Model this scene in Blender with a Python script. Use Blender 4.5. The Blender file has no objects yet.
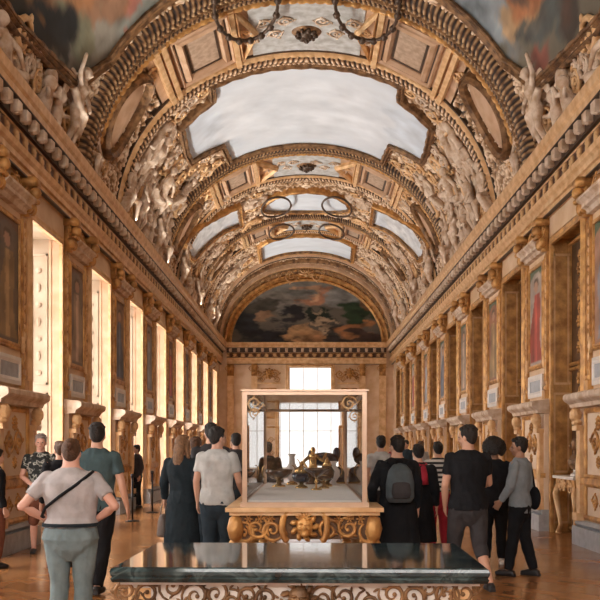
import bpy, bmesh, math, random
import numpy as np
from mathutils import Vector, Matrix
random.seed(7); rng = np.random.default_rng(11)
PI = math.pi
SC = bpy.context.scene
COL = SC.collection

# ------------------------------------------------------------------ materials
def newmat(name):
    m = bpy.data.materials.new(name); m.use_nodes = True
    nt = m.node_tree; b = nt.nodes['Principled BSDF']
    return m, nt, b
def N(nt, typ, **kw):
    n = nt.nodes.new(typ)
    for k, v in kw.items():
        if hasattr(n, k): setattr(n, k, v)
        else: n.inputs[k].default_value = v
    return n
def ramp(nt, fac, stops):
    r = nt.nodes.new('ShaderNodeValToRGB'); el = r.color_ramp.elements
    while len(el) < len(stops): el.new(.5)
    for e, (p, c) in zip(el, stops):
        e.position = p; e.color = (*c, 1)
    nt.links.new(fac, r.inputs[0]); return r.outputs[0]
def mat(name, col, rough=.6, metal=0., var=.0, scale=6., bump=0., bscale=40., spec=.5, col2=None, coat=0.):
    m, nt, b = newmat(name)
    b.inputs['Roughness'].default_value = rough; b.inputs['Metallic'].default_value = metal
    b.inputs['Specular IOR Level'].default_value = spec
    b.inputs['Coat Weight'].default_value = coat
    tc = N(nt, 'ShaderNodeTexCoord')
    if var > 0 or col2:
        no = N(nt, 'ShaderNodeTexNoise'); no.inputs['Scale'].default_value = scale; no.inputs['Detail'].default_value = 5
        nt.links.new(tc.outputs['Object'], no.inputs['Vector'])
        c2 = col2 or tuple(c*(1-var) for c in col)
        out = ramp(nt, no.outputs[0], [(.35, c2), (.65, col)])
        nt.links.new(out, b.inputs['Base Color'])
    else:
        b.inputs['Base Color'].default_value = (*col, 1)
    if bump > 0:
        n2 = N(nt, 'ShaderNodeTexNoise'); n2.inputs['Scale'].default_value = bscale; n2.inputs['Detail'].default_value = 4
        nt.links.new(tc.outputs['Object'], n2.inputs['Vector'])
        bp = N(nt, 'ShaderNodeBump'); bp.inputs['Strength'].default_value = bump; bp.inputs['Distance'].default_value = .02
        nt.links.new(n2.outputs[0], bp.inputs['Height']); nt.links.new(bp.outputs[0], b.inputs['Normal'])
    return m
M = {}
GOLD = (.72, .40, .135)
M['gold'] = mat('gilding', GOLD, .42, .35, scale=5., col2=(.36, .17, .055), bump=.5, bscale=22)
M['gold_dark'] = mat('worn_gilding', (.33, .18, .08), .5, .25, scale=6., col2=(.10, .048, .02), bump=.6, bscale=18)
M['gold_pale'] = mat('pale_gilding', (.82, .56, .31), .45, .2, scale=5., col2=(.62, .36, .16), bump=.2, bscale=25)
M['umber'] = mat('umber_ground', (.17, .085, .035), .6, 0, var=.5, scale=3.)
M['stucco'] = mat('stucco', (.74, .61, .49), .75, 0, scale=5., col2=(.48, .32, .20), bump=.3, bscale=30)
M['stucco_tan'] = mat('tan_stucco', (.58, .40, .25), .7, 0, scale=5., col2=(.40, .24, .12), bump=.3, bscale=30)
M['rose'] = mat('rose_stone', (.58, .38, .25), .6, 0, scale=3., col2=(.46, .28, .16))
M['coffer'] = mat('coffer_stone', (.50, .36, .26), .7, 0, scale=8., col2=(.36, .25, .17), bump=.3, bscale=30)
M['cream'] = mat('cream_paint', (.78, .62, .47), .5, 0, scale=3., col2=(.70, .52, .36))
M['cream_wall'] = mat('wall_paint', (.80, .60, .42), .55, 0, scale=2., col2=(.66, .44, .25))
M['white_cream'] = mat('white_cream', (.82, .76, .70), .5, 0, var=.1)
M['greyfield'] = mat('grisaille_field', (.55, .56, .56), .7, 0, scale=5., col2=(.36, .35, .33))
M['dark_line'] = mat('dark_bronze', (.09, .055, .035), .45, .4, var=.4)  # bronze of masks and rings; also painted shade strips between mouldings
M['reveal'] = mat('reveal_paint', (.40, .31, .22), .55, 0, scale=3., col2=(.34, .24, .155))
M['grey_panel'] = mat('grey_blue_panel', (.42, .44, .47), .5, 0, var=.25, scale=8)
M['skin'] = mat('skin', (.58, .33, .23), .5)
M['skin_pink'] = mat('pink_skin', (.66, .37, .28), .5)
M['skin_dark'] = mat('tanned_skin', (.36, .19, .12), .5)
M['eye'] = mat('eye', (.05, .035, .03), .3)
M['lip'] = mat('lip', (.42, .17, .14), .5)
def cloth(n, c, r=.85): return mat(n, c, r, 0, var=.22, scale=9, bump=.5, bscale=14, spec=.2)
M['c_grey'] = cloth('pale_grey_jersey', (.50, .48, .49))
M['c_white'] = cloth('off_white_jersey', (.56, .57, .56))
M['c_teal'] = cloth('teal_jersey', (.065, .105, .115))
M['c_black'] = cloth('black_cloth', (.012, .013, .016))
M['c_navy'] = cloth('dark_navy_cloth', (.018, .028, .036))
M['c_jean'] = cloth('pale_jeans', (.20, .265, .285))
M['c_dkjean'] = cloth('dark_jeans', (.035, .055, .075))
M['c_grey_dk'] = cloth('charcoal_cloth', (.055, .052, .056))
M['c_red'] = cloth('red_cloth', (.42, .03, .05))
M['c_brown'] = cloth('brown_cloth', (.20, .075, .045))
M['c_denim'] = cloth('faded_denim', (.25, .29, .32))
M['c_pack'] = cloth('slate_nylon', (.085, .11, .125), .6)
M['c_bag'] = mat('taupe_leather', (.16, .12, .10), .45, 0, var=.3)
M['h_dark'] = mat('dark_hair', (.016, .011, .009), .6, 0, var=.5, scale=30, bump=.8, bscale=60)
M['h_brown'] = mat('brown_hair', (.10, .045, .02), .6, 0, var=.4, scale=30, bump=.8, bscale=60)
M['h_blond'] = mat('fair_brown_hair', (.25, .13, .06), .6, 0, var=.4, scale=30, bump=.8, bscale=60)
M['h_grey'] = mat('grey_hair', (.35, .31, .29), .6, 0, var=.4, scale=30, bump=.8, bscale=60)
M['shoe_dk'] = mat('dark_shoe', (.015, .015, .017), .5)
M['shoe_lt'] = mat('pale_shoe', (.65, .63, .6), .5)
M['steel'] = mat('black_metal', (.03, .03, .035), .35, .6)
M['display'] = mat('display_cloth', (.80, .79, .77), .8, 0, var=.08, scale=12, bump=.3, bscale=50)
M['agate'] = mat('dark_agate', (.03, .03, .035), .12, 0, scale=9, col2=(.10, .05, .03), coat=.6)
M['lapis'] = mat('lapis', (.015, .03, .07), .15, 0, var=.5, scale=12, coat=.6)
M['crystal_gold'] = mat('jewelled_gold', (.75, .50, .22), .25, .9)
M['enamel'] = mat('white_enamel', (.65, .60, .58), .25)
M['case_metal'] = mat('rose_gilt_bronze', (.66, .48, .35), .32, .5, var=.12)
# patterned cloth
def stripes(name, a, b_, scale, noise=0.):
    m, nt, b = newmat(name); b.inputs['Roughness'].default_value = .85
    tc = N(nt, 'ShaderNodeTexCoord'); w = N(nt, 'ShaderNodeTexWave'); w.bands_direction = 'Z'
    w.inputs['Scale'].default_value = scale; w.inputs['Distortion'].default_value = noise
    nt.links.new(tc.outputs['Object'], w.inputs['Vector'])
    nt.links.new(ramp(nt, w.outputs[1], [(.45, a), (.55, b_)]), b.inputs['Base Color']); return m
M['c_stripe'] = stripes('black_and_white_stripes', (.015, .015, .018), (.6, .58, .55), 4.2)
def blotch(name, stops, scale, rough=.8, det=2.):
    m, nt, b = newmat(name); b.inputs['Roughness'].default_value = rough
    tc = N(nt, 'ShaderNodeTexCoord'); n = N(nt, 'ShaderNodeTexNoise')
    n.inputs['Scale'].default_value = scale; n.inputs['Detail'].default_value = det
    nt.links.new(tc.outputs['Object'], n.inputs['Vector'])
    nt.links.new(ramp(nt, n.outputs[0], stops), b.inputs['Base Color']); return m
M['c_camo'] = blotch('black_white_print', [(.44, (.012, .014, .014)), (.50, (.04, .055, .055)), (.56, (.5, .5, .46)), (.62, (.05, .06, .05))], 14)
# vertex colour driven materials
def vmat(name, attr, rough=.7, metal=0., bump=0.):
    m, nt, b = newmat(name); a = N(nt, 'ShaderNodeAttribute'); a.attribute_name = attr
    nt.links.new(a.outputs['Color'], b.inputs['Base Color'])
    b.inputs['Roughness'].default_value = rough; b.inputs['Metallic'].default_value = metal
    b.inputs['Specular IOR Level'].default_value = .3
    return m
M['painting'] = vmat('oil_painting', 'paint', .55)
# gilded relief: gold leaf on the raised carving, umber and painted crevice shade on the sunk ground
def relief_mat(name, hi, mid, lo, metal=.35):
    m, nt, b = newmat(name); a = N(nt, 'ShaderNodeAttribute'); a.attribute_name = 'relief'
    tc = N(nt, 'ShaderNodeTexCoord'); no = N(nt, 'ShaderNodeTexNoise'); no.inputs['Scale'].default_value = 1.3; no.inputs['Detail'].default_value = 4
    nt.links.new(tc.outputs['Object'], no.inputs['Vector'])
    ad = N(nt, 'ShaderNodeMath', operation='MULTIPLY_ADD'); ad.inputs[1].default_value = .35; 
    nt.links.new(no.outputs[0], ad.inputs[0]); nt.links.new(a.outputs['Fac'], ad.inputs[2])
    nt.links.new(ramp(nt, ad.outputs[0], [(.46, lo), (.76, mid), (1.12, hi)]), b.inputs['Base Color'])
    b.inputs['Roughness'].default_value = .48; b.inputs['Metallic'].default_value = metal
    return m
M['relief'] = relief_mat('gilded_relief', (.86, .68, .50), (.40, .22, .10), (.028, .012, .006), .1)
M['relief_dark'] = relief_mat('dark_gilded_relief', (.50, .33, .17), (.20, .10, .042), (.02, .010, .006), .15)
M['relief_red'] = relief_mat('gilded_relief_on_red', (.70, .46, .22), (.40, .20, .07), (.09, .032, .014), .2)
# floor
def floor_mat():
    m, nt, b = newmat('oak_parquet')
    tc = N(nt, 'ShaderNodeTexCoord'); mp = N(nt, 'ShaderNodeMapping'); mp.inputs['Rotation'].default_value = (0, 0, PI/4)
    nt.links.new(tc.outputs['Object'], mp.inputs['Vector'])
    br = N(nt, 'ShaderNodeTexBrick'); br.offset = .5
    for k, v in (('Scale', 1.), ('Brick Width', .55), ('Row Height', .1), ('Mortar Size', .003), ('Mortar Smooth', .3), ('Bias', 0.)): br.inputs[k].default_value = v
    br.inputs['Color1'].default_value = (.40, .19, .075, 1); br.inputs['Color2'].default_value = (.31, .14, .05, 1); br.inputs['Mortar'].default_value = (.14, .06, .022, 1)
    nt.links.new(mp.outputs[0], br.inputs['Vector'])
    no = N(nt, 'ShaderNodeTexNoise'); no.inputs['Scale'].default_value = 1.2; no.inputs['Detail'].default_value = 5
    nt.links.new(tc.outputs['Object'], no.inputs['Vector'])
    mx = N(nt, 'ShaderNodeMix', data_type='RGBA', blend_type='MULTIPLY'); mx.inputs[0].default_value = .6
    nt.links.new(br.outputs[0], mx.inputs[6]); nt.links.new(ramp(nt, no.outputs[0], [(.3, (.85, .82, .8)), (.7, (1.1, 1.07, 1.05))]), mx.inputs[7])
    nt.links.new(mx.outputs[2], b.inputs['Base Color'])
    nt.links.new(ramp(nt, no.outputs[0], [(.3, (.16,)*3), (.7, (.26,)*3)]), b.inputs['Roughness'])
    return m
M['floor'] = floor_mat()
def marble():
    m, nt, b = newmat('green_marble')
    tc = N(nt, 'ShaderNodeTexCoord'); n = N(nt, 'ShaderNodeTexNoise'); n.inputs['Scale'].default_value = 4; n.inputs['Detail'].default_value = 9; n.inputs['Distortion'].default_value = 1.6
    nt.links.new(tc.outputs['Object'], n.inputs['Vector'])
    nt.links.new(ramp(nt, n.outputs[0], [(.35, (.008, .016, .018)), (.52, (.022, .045, .05)), (.60, (.07, .11, .115)), (.64, (.02, .04, .045)), (.8, (.10, .14, .14))]), b.inputs['Base Color'])
    b.inputs['Roughness'].default_value = .07; b.inputs['Specular IOR Level'].default_value = .6; b.inputs['Coat Weight'].default_value = .25; b.inputs['Coat Roughness'].default_value = .03
    return m
M['marble'] = marble()
def emis(name, col, st):
    m, nt, b = newmat(name); b.inputs['Base Color'].default_value = (.8, .8, .8, 1)
    b.inputs['Emission Color'].default_value = (*col, 1); b.inputs['Emission Strength'].default_value = st; return m
M['daylight'] = emis('daylit_blind', (1., .96, .92), 4.6)
M['daylight_near'] = emis('daylit_near_blind', (1., .97, .94), 4.5)
M['daylight_far'] = emis('daylit_far_blind', (.95, .98, 1.), .75)
def glass_mat():
    m = bpy.data.materials.new('clear_glass'); m.use_nodes = True; nt = m.node_tree; nt.nodes.clear()
    o = N(nt, 'ShaderNodeOutputMaterial'); t = N(nt, 'ShaderNodeBsdfTransparent'); g = N(nt, 'ShaderNodeBsdfGlossy'); g.inputs['Roughness'].default_value = .01
    t.inputs[0].default_value = (.992, .996, .995, 1)
    f = N(nt, 'ShaderNodeFresnel'); f.inputs[0].default_value = 1.5
    x = N(nt, 'ShaderNodeMixShader'); nt.links.new(f.outputs[0], x.inputs[0]); nt.links.new(t.outputs[0], x.inputs[1]); nt.links.new(g.outputs[0], x.inputs[2])
    nt.links.new(x.outputs[0], o.inputs[0]); return m
M['glass'] = glass_mat()

# ------------------------------------------------------------------ mesh helpers
class MB:
    def __init__(s): s.v = []; s.f = []
    def add(s, vs, fs):
        b = len(s.v); s.v += [tuple(v) for v in vs]; s.f += [tuple(i+b for i in f) for f in fs]
    def box(s, a, b):
        x0, y0, z0 = a; x1, y1, z1 = b
        s.add([(x0,y0,z0),(x1,y0,z0),(x1,y1,z0),(x0,y1,z0),(x0,y0,z1),(x1,y0,z1),(x1,y1,z1),(x0,y1,z1)],
              [(0,3,2,1),(4,5,6,7),(0,1,5,4),(1,2,6,5),(2,3,7,6),(3,0,4,7)])
    def bevbox(s, a, b, c):          # box whose last-axis face is chamfered by c
        x0, y0, z0 = a; x1, y1, z1 = b
        s.add([(x0,y0,z0),(x1,y0,z0),(x1,y1,z0),(x0,y1,z0),(x0,y0,z1-c),(x1,y0,z1-c),(x1,y1,z1-c),(x0,y1,z1-c),
               (x0+c,y0+c,z1),(x1-c,y0+c,z1),(x1-c,y1-c,z1),(x0+c,y1-c,z1)],
              [(0,3,2,1),(0,1,5,4),(1,2,6,5),(2,3,7,6),(3,0,4,7),(4,5,9,8),(5,6,10,9),(6,7,11,10),(7,4,8,11),(8,9,10,11)])
    def ell(s, c, r, n=8, m=5, rot=0.):
        vs = []; fs = []; cr, sr = math.cos(rot), math.sin(rot)
        for j in range(m+1):
            t = PI*j/m
            for i in range(n):
                p = 2*PI*i/n; x = r[0]*math.sin(t)*math.cos(p); y = r[1]*math.sin(t)*math.sin(p); z = r[2]*math.cos(t)
                vs.append((c[0]+x*cr-y*sr, c[1]+x*sr+y*cr, c[2]+z))
        for j in range(m):
            for i in range(n): fs.append((j*n+i, j*n+(i+1) % n, (j+1)*n+(i+1) % n, (j+1)*n+i))
        s.add(vs, fs)
    def tube(s, pts, rad, n=6, cap=True, flat=1.):
        pts = [Vector(p) for p in pts]; L = len(pts)
        if not hasattr(rad, '__len__'): rad = [rad]*L
        vs = []; fs = []; up = Vector((0, 0, 1)); prev = None
        for i, p in enumerate(pts):
            t = (pts[min(i+1, L-1)]-pts[max(i-1, 0)])
            t = t.normalized() if t.length > 1e-9 else Vector((0, 0, 1))
            if prev is None:
                a = t.cross(up)
                if a.length < 1e-3: a = t.cross(Vector((0, 1, 0)))
            else:
                a = prev-t*prev.dot(t)
            a.normalize(); prev = a; b = t.cross(a)
            for k in range(n):
                q = 2*PI*k/n; vs.append(p+(a*math.cos(q)+b*math.sin(q)*flat)*rad[i])
        for i in range(L-1):
            for k in range(n): fs.append((i*n+k, i*n+(k+1) % n, (i+1)*n+(k+1) % n, (i+1)*n+k))
        if cap: fs.append(tuple(range(n-1, -1, -1))); fs.append(tuple((L-1)*n+k for k in range(n)))
        s.add(vs, fs)
    def rings(s, rg, n=16):          # (cx,cy,z,rx,ry) stacked ellipses, capped
        vs = []; fs = []
        for (cx, cy, z, rx, ry) in rg:
            for k in range(n):
                q = 2*PI*k/n; vs.append((cx+rx*math.cos(q), cy+ry*math.sin(q), z))
        for i in range(len(rg)-1):
            for k in range(n): fs.append((i*n+k, i*n+(k+1) % n, (i+1)*n+(k+1) % n, (i+1)*n+k))
        fs.append(tuple(range(n-1, -1, -1))); fs.append(tuple((len(rg)-1)*n+k for k in range(n)))
        s.add(vs, fs)
    def lathe(s, prof, c=(0, 0, 0), n=18):
        s.rings([(c[0], c[1], c[2]+z, max(r, .001), max(r, .001)) for r, z in prof], n)
    def sweep(s, prof, path, closed=True):   # profile (offset to the outside, height) along a flat polyline, mitred
        P_ = [Vector((p[0], p[1])) for p in path]; L = len(P_); vs = []; fs = []; k = len(prof)
        for i in range(L):
            if closed: a, b = P_[i]-P_[i-1], P_[(i+1) % L]-P_[i]
            else:
                a = P_[i]-P_[i-1] if i else P_[1]-P_[0]; b = P_[i+1]-P_[i] if i < L-1 else P_[i]-P_[i-1]
            a = a.normalized(); b = b.normalized()
            na, nb = Vector((a.y, -a.x)), Vector((b.y, -b.x)); m_ = na+nb
            m_ = m_.normalized() if m_.length > 1e-6 else na
            sc_ = 1/max(.4, m_.dot(na))
            for o, h in prof: vs.append((P_[i].x+m_.x*o*sc_, P_[i].y+m_.y*o*sc_, h))
        R_ = L if closed else L-1
        for i in range(R_):
            j = (i+1) % L
            for q in range(k-1): fs.append((i*k+q, j*k+q, j*k+q+1, i*k+q+1))
        if not closed: fs.append(tuple(range(k))); fs.append(tuple((L-1)*k+q for q in range(k-1, -1, -1)))
        s.add(vs, fs)
    def scroll(s, x, y, size, rot=0., flip=1, h0=0., turns=1.6, th=.10, hh=.5):   # acanthus scroll in the plane
        pts = []; rad = []; n = 22
        for i in range(n):
            t = i/(n-1); r = size*(1-.86*t); a = turns*2*PI*t
            px, py = r*math.cos(a)-size*.35, flip*r*math.sin(a)
            pts.append((x+px*math.cos(rot)-py*math.sin(rot), y+px*math.sin(rot)+py*math.cos(rot), h0+size*.10))
            rad.append(size*th*(.6+.8*math.sin(PI*min(1, t*1.1+.05))))
        s.tube(pts, rad, 6)
        for i in range(0, n-8, 3):
            p = Vector(pts[i]); q = Vector(pts[i+1])-p; a = math.atan2(q.y, q.x)-flip*.9
            l = size*.26
            s.ell((p.x+math.cos(a)*l, p.y+math.sin(a)*l, p.z), (l, l*.38, size*.12*hh*2), 6, 4, a)
        p = pts[-1]; s.ell((p[0], p[1], p[2]+size*.06), (size*.17,)*2+(size*.15,), 8, 5)
    def rosette(s, x, y, r, h0=0., n=8):
        for k in range(n):
            a = 2*PI*k/n; s.ell((x+.6*r*math.cos(a), y+.6*r*math.sin(a), h0+r*.1), (r*.42, r*.22, r*.22), 6, 4, a)
        s.ell((x, y, h0+r*.2), (r*.3, r*.3, r*.28), 8, 5)
    def shell(s, x, y, r, rot=0., h0=0., n=7):
        for k in range(n):
            a = rot+PI*(k+.5)/n; s.ell((x+.5*r*math.cos(a), y+.5*r*math.sin(a), h0+r*.1), (r*.55, r*.13, r*.2), 6, 4, a)
        s.ell((x, y, h0+r*.15), (r*.25, r*.25, r*.22), 8, 4)
    def mask(s, x, y, r, h0=0., up=-1):           # grotesque head: face, brows, nose, beard, hair
        s.ell((x, y, h0), (r*.62, r*.8, r*.5), 12, 8)
        s.ell((x, y+up*-.05*r, h0+r*.5), (r*.12, r*.25, r*.2), 8, 5)
        for sx in (-1, 1):
            s.ell((x+sx*r*.26, y+up*.2*r, h0+r*.42), (r*.2, r*.09, r*.12), 8, 4)
            s.ell((x+sx*r*.3, y-up*.12*r, h0+r*.38), (r*.18, r*.16, r*.14), 8, 4)
        for k in range(9):
            a = 2*PI*k/9; s.ell((x+r*.8*math.cos(a), y+r*.85*math.sin(a), h0+.05*r), (r*.34, r*.2, r*.25), 6, 4, a+.6)
        s.ell((x, y-up*.5*r, h0+r*.3), (r*.3, r*.28, r*.25), 8, 5)
    def build(s, name, m, parent=None, fn=None, smooth=False, recalc=True):
        me = bpy.data.meshes.new(name)
        vs = [fn(*v) for v in s.v] if fn else s.v
        me.from_pydata([tuple(v) for v in vs], [], s.f)
        if recalc:
            bm = bmesh.new(); bm.from_mesh(me); bmesh.ops.recalc_face_normals(bm, faces=bm.faces[:]); bm.to_mesh(me); bm.free()
        if smooth: me.polygons.foreach_set('use_smooth', [True]*len(me.polygons))
        me.materials.append(m); me.update()
        o = bpy.data.objects.new(name, me); COL.objects.link(o)
        if parent: o.parent = parent; o.matrix_parent_inverse = Matrix.Translation(-parent.location) if not parent.parent and parent.type == 'EMPTY' and parent.get('_plain') else Matrix.Identity(4)
        return o
def empty(name, label, cat, group=None, loc=(0, 0, 0)):   # thing whose parts are given in world coordinates
    o = bpy.data.objects.new(name, None); COL.objects.link(o); o.location = loc; o.empty_display_size = .2
    o['_plain'] = 1; o['label'] = label; o['category'] = cat
    if group: o['group'] = group
    return o
def tag(o, label, cat, group=None):
    o['label'] = label; o['category'] = cat
    if group: o['group'] = group
    return o
def struct(o): o['kind'] = 'structure'; return o
def cleanup_tags():
    for o in bpy.data.objects:
        if '_plain' in o: del o['_plain']
ORD = ['first', 'second', 'third', 'fourth', 'fifth', 'sixth', 'seventh', 'eighth', 'ninth', 'tenth', 'eleventh', 'twelfth']

# ------------------------------------------------------------------ hall dimensions
WX = 4.6; YN = -4.0; YF = 46.2; BAY = 4.0; OC = [-.6+BAY*k for k in range(12)]; OH = 1.03; OT = 5.5
VA, VB, VZ, VN = 4.7, 4.35, 6.8, 2.1
_a = np.linspace(-PI/2, PI/2, 3001)
_x = VA*np.sign(np.sin(_a))*np.abs(np.sin(_a))**(2/VN); _z = VZ+VB*np.abs(np.cos(_a))**(2/VN)
_u = np.concatenate([[0], np.cumsum(np.hypot(np.diff(_x), np.diff(_z)))]); _u -= _u[-1]/2; UM = _u[-1]
_tx, _tz = np.gradient(_x, _u), np.gradient(_z, _u); _l = np.hypot(_tx, _tz); _tx /= _l; _tz /= _l
def vault_arr(u, v, h):
    x = np.interp(u, _u, _x); z = np.interp(u, _u, _z); tx = np.interp(u, _u, _tx); tz = np.interp(u, _u, _tz)
    return np.stack([x+h*tz*1.0, v, z-h*tx], -1)       # inward normal = (tz, -tx)
def vault(u, v, h):
    p = vault_arr(np.array([u]), np.array([v]), np.array([h]))[0]; return (p[0], p[1], p[2])
def sidewall(sg): return lambda s, z, h: (sg*(WX-h), s, z)
def farwall(x, z, h): return (x, YF-h, z)

# ------------------------------------------------------------------ value noise (for relief carving and painted canvases)
def vnoise(x, y, seed=0):
    r = np.random.default_rng(seed).random((64, 64))
    xi = np.floor(x).astype(int); yi = np.floor(y).astype(int); fx = x-xi; fy = y-yi
    fx = fx*fx*(3-2*fx); fy = fy*fy*(3-2*fy)
    g = lambda a, b: r[a % 64, b % 64]
    return (g(xi, yi)*(1-fx)+g(xi+1, yi)*fx)*(1-fy)+(g(xi, yi+1)*(1-fx)+g(xi+1, yi+1)*fx)*fy
def fbm(x, y, seed=0, o=4):
    t = 0; a = .5
    for k in range(o): t = t+a*vnoise(x*2**k, y*2**k, seed+k); a *= .5
    return t/(1-.5**o)
def carving(u, v, seed=0, sc=1.):        # scrolling foliage: ridges of a warped field
    u = u*sc; v = v*sc
    wx = fbm(u*.9, v*.9, seed+1, 3)*5; wy = fbm(u*.9+7, v*.9+3, seed+5, 3)*5
    a = fbm(u*1.1+wx, v*1.1+wy, seed+9, 3)
    r1 = 1-np.abs(((a*7) % 1)*2-1)
    r2 = 1-np.abs(2*fbm(u*2.6+wy, v*2.6-wx, seed+20, 3)-1)
    r2 = np.clip((r2-.55)/.45, 0, 1)
    h = .62*np.sin(r1*PI/2)**1.4+.38*r2
    return np.clip(h, 0, 1)
def grid_obj(name, U, V, fn3, m, parent=None, attrs=None, cols=None, flip=False, smooth=True):
    nu, nv = U.shape; P3 = fn3.reshape(-1, 3)
    i = np.arange(nu*nv).reshape(nu, nv)
    f = np.stack([i[:-1, :-1], i[1:, :-1], i[1:, 1:], i[:-1, 1:]], -1).reshape(-1, 4)
    if flip: f = f[:, ::-1]
    me = bpy.data.meshes.new(name); me.vertices.add(len(P3)); me.vertices.foreach_set('co', P3.astype('f').ravel())
    me.loops.add(f.size); me.loops.foreach_set('vertex_index', f.astype('i').ravel())
    me.polygons.add(len(f)); me.polygons.foreach_set('loop_start', np.arange(0, f.size, 4, dtype='i'))
    me.update(calc_edges=True); me.validate()
    if smooth: me.polygons.foreach_set('use_smooth', [True]*len(me.polygons))
    if attrs:
        for k, a in attrs.items(): at = me.attributes.new(k, 'FLOAT', 'POINT'); at.data.foreach_set('value', a.astype('f').ravel())
    if cols is not None:
        at = me.attributes.new('paint', 'FLOAT_COLOR', 'POINT')
        c = np.concatenate([cols.reshape(-1, 3), np.ones((len(P3), 1))], 1); at.data.foreach_set('color', c.astype('f').ravel())
    me.materials.append(m); o = bpy.data.objects.new(name, me); COL.objects.link(o)
    if parent: o.parent = parent; o.matrix_parent_inverse = Matrix.Translation(-parent.location) if parent.get('_plain') else Matrix.Identity(4)
    return o

# ================================================================== THE SETTING
b = MB(); b.box((-6, -4, -.2), (6, YF+1, 0)); floor = struct(b.build('floor', M['floor']))
def make_side(sg, name):
    b = MB(); T = .80
    edges = [YN]+[e for c in OC for e in (c-OH, c+OH)]+[YF+.5]
    for i in range(0, len(edges), 2): b.box((edges[i], 0, -T), (edges[i+1], 7.0, 0))
    for c in OC: b.box((c-OH, OT, -T), (c+OH, 7.0, 0))
    return struct(b.build(name, M['cream_wall'], fn=sidewall(sg)))
make_side(-1, 'wall_left'); make_side(1, 'wall_right')

# vault shell with carved and gilded ground
nu, nv = 420, 1200
U, V = np.meshgrid(np.linspace(-UM, UM, nu), np.linspace(YN, YF, nv), indexing='ij')
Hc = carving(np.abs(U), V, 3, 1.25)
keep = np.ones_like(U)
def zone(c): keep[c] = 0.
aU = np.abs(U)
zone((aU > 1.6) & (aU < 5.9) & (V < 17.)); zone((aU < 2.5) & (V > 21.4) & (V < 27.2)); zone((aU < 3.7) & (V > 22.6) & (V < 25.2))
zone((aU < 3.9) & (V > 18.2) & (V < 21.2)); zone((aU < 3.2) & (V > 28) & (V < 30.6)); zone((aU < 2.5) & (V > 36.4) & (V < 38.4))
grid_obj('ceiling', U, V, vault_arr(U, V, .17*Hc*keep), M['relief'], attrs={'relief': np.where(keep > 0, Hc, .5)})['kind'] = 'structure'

# ---- cornice on three sides
PROF = [(0, 5.92), (.10, 5.92), (.10, 6.02), (.15, 6.03), (.15, 6.12), (.20, 6.16), (.22, 6.24), (.12, 6.26), (.12, 6.5), (.16, 6.53), (.18, 6.6),
        (.20, 6.74), (.36, 6.76), (.36, 6.86), (.40, 6.90), (.42, 7.0), (.42, 7.04), (0, 7.06)]
def cornice(name, fn, s0, s1, step=.42):
    root = struct(bpy.data.objects.new(name, None)); COL.objects.link(root); root['_plain'] = 1
    b = MB(); k = len(PROF)
    b.add([(s0, z, h) for h, z in PROF]+[(s1, z, h) for h, z in PROF], [(i, i+1, k+i+1, k+i) for i in range(k-1)]+[tuple(range(k)), tuple(range(2*k-1, k-1, -1))])
    b.build('cornice_moulding', M['gold_pale'], root, fn)
    b = MB(); c = MB(); n = int((s1-s0)/step)
    for i in range(n):
        s = s0+(i+.5)*step
        b.bevbox((s-.075, 6.56, .13), (s+.075, 6.742, .36), .03); b.ell((s, 6.58, .28), (.065, .05, .06), 6, 4)
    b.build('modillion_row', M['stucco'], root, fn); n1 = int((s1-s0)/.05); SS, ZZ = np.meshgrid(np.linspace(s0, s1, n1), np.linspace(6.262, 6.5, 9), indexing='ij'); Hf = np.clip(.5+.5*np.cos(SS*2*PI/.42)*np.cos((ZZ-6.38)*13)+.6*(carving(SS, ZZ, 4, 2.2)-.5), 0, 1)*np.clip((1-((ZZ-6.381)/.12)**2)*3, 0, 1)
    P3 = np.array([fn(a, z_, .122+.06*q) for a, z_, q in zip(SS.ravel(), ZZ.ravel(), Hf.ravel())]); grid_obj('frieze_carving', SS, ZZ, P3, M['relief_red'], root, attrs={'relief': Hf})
    b = MB(); b.box((s0, 6.52, .10), (s1, 6.748, .215)); b.box((s0, 6.742, .2), (s1, 6.765, .355)); b.box((s0, 6.245, .10), (s1, 6.265, .19)); b.box((s0, 5.90, .05), (s1, 5.925, .13)); b.build('shadow_band', M['dark_line'], root, fn)  # dark strips paint the shade under the lip and between modillions
    return root
cornice('trim_1', sidewall(-1), 4., YF); cornice('trim_2', sidewall(1), 4., YF); cornice('trim_3', farwall, -4.2, 4.2)

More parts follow.
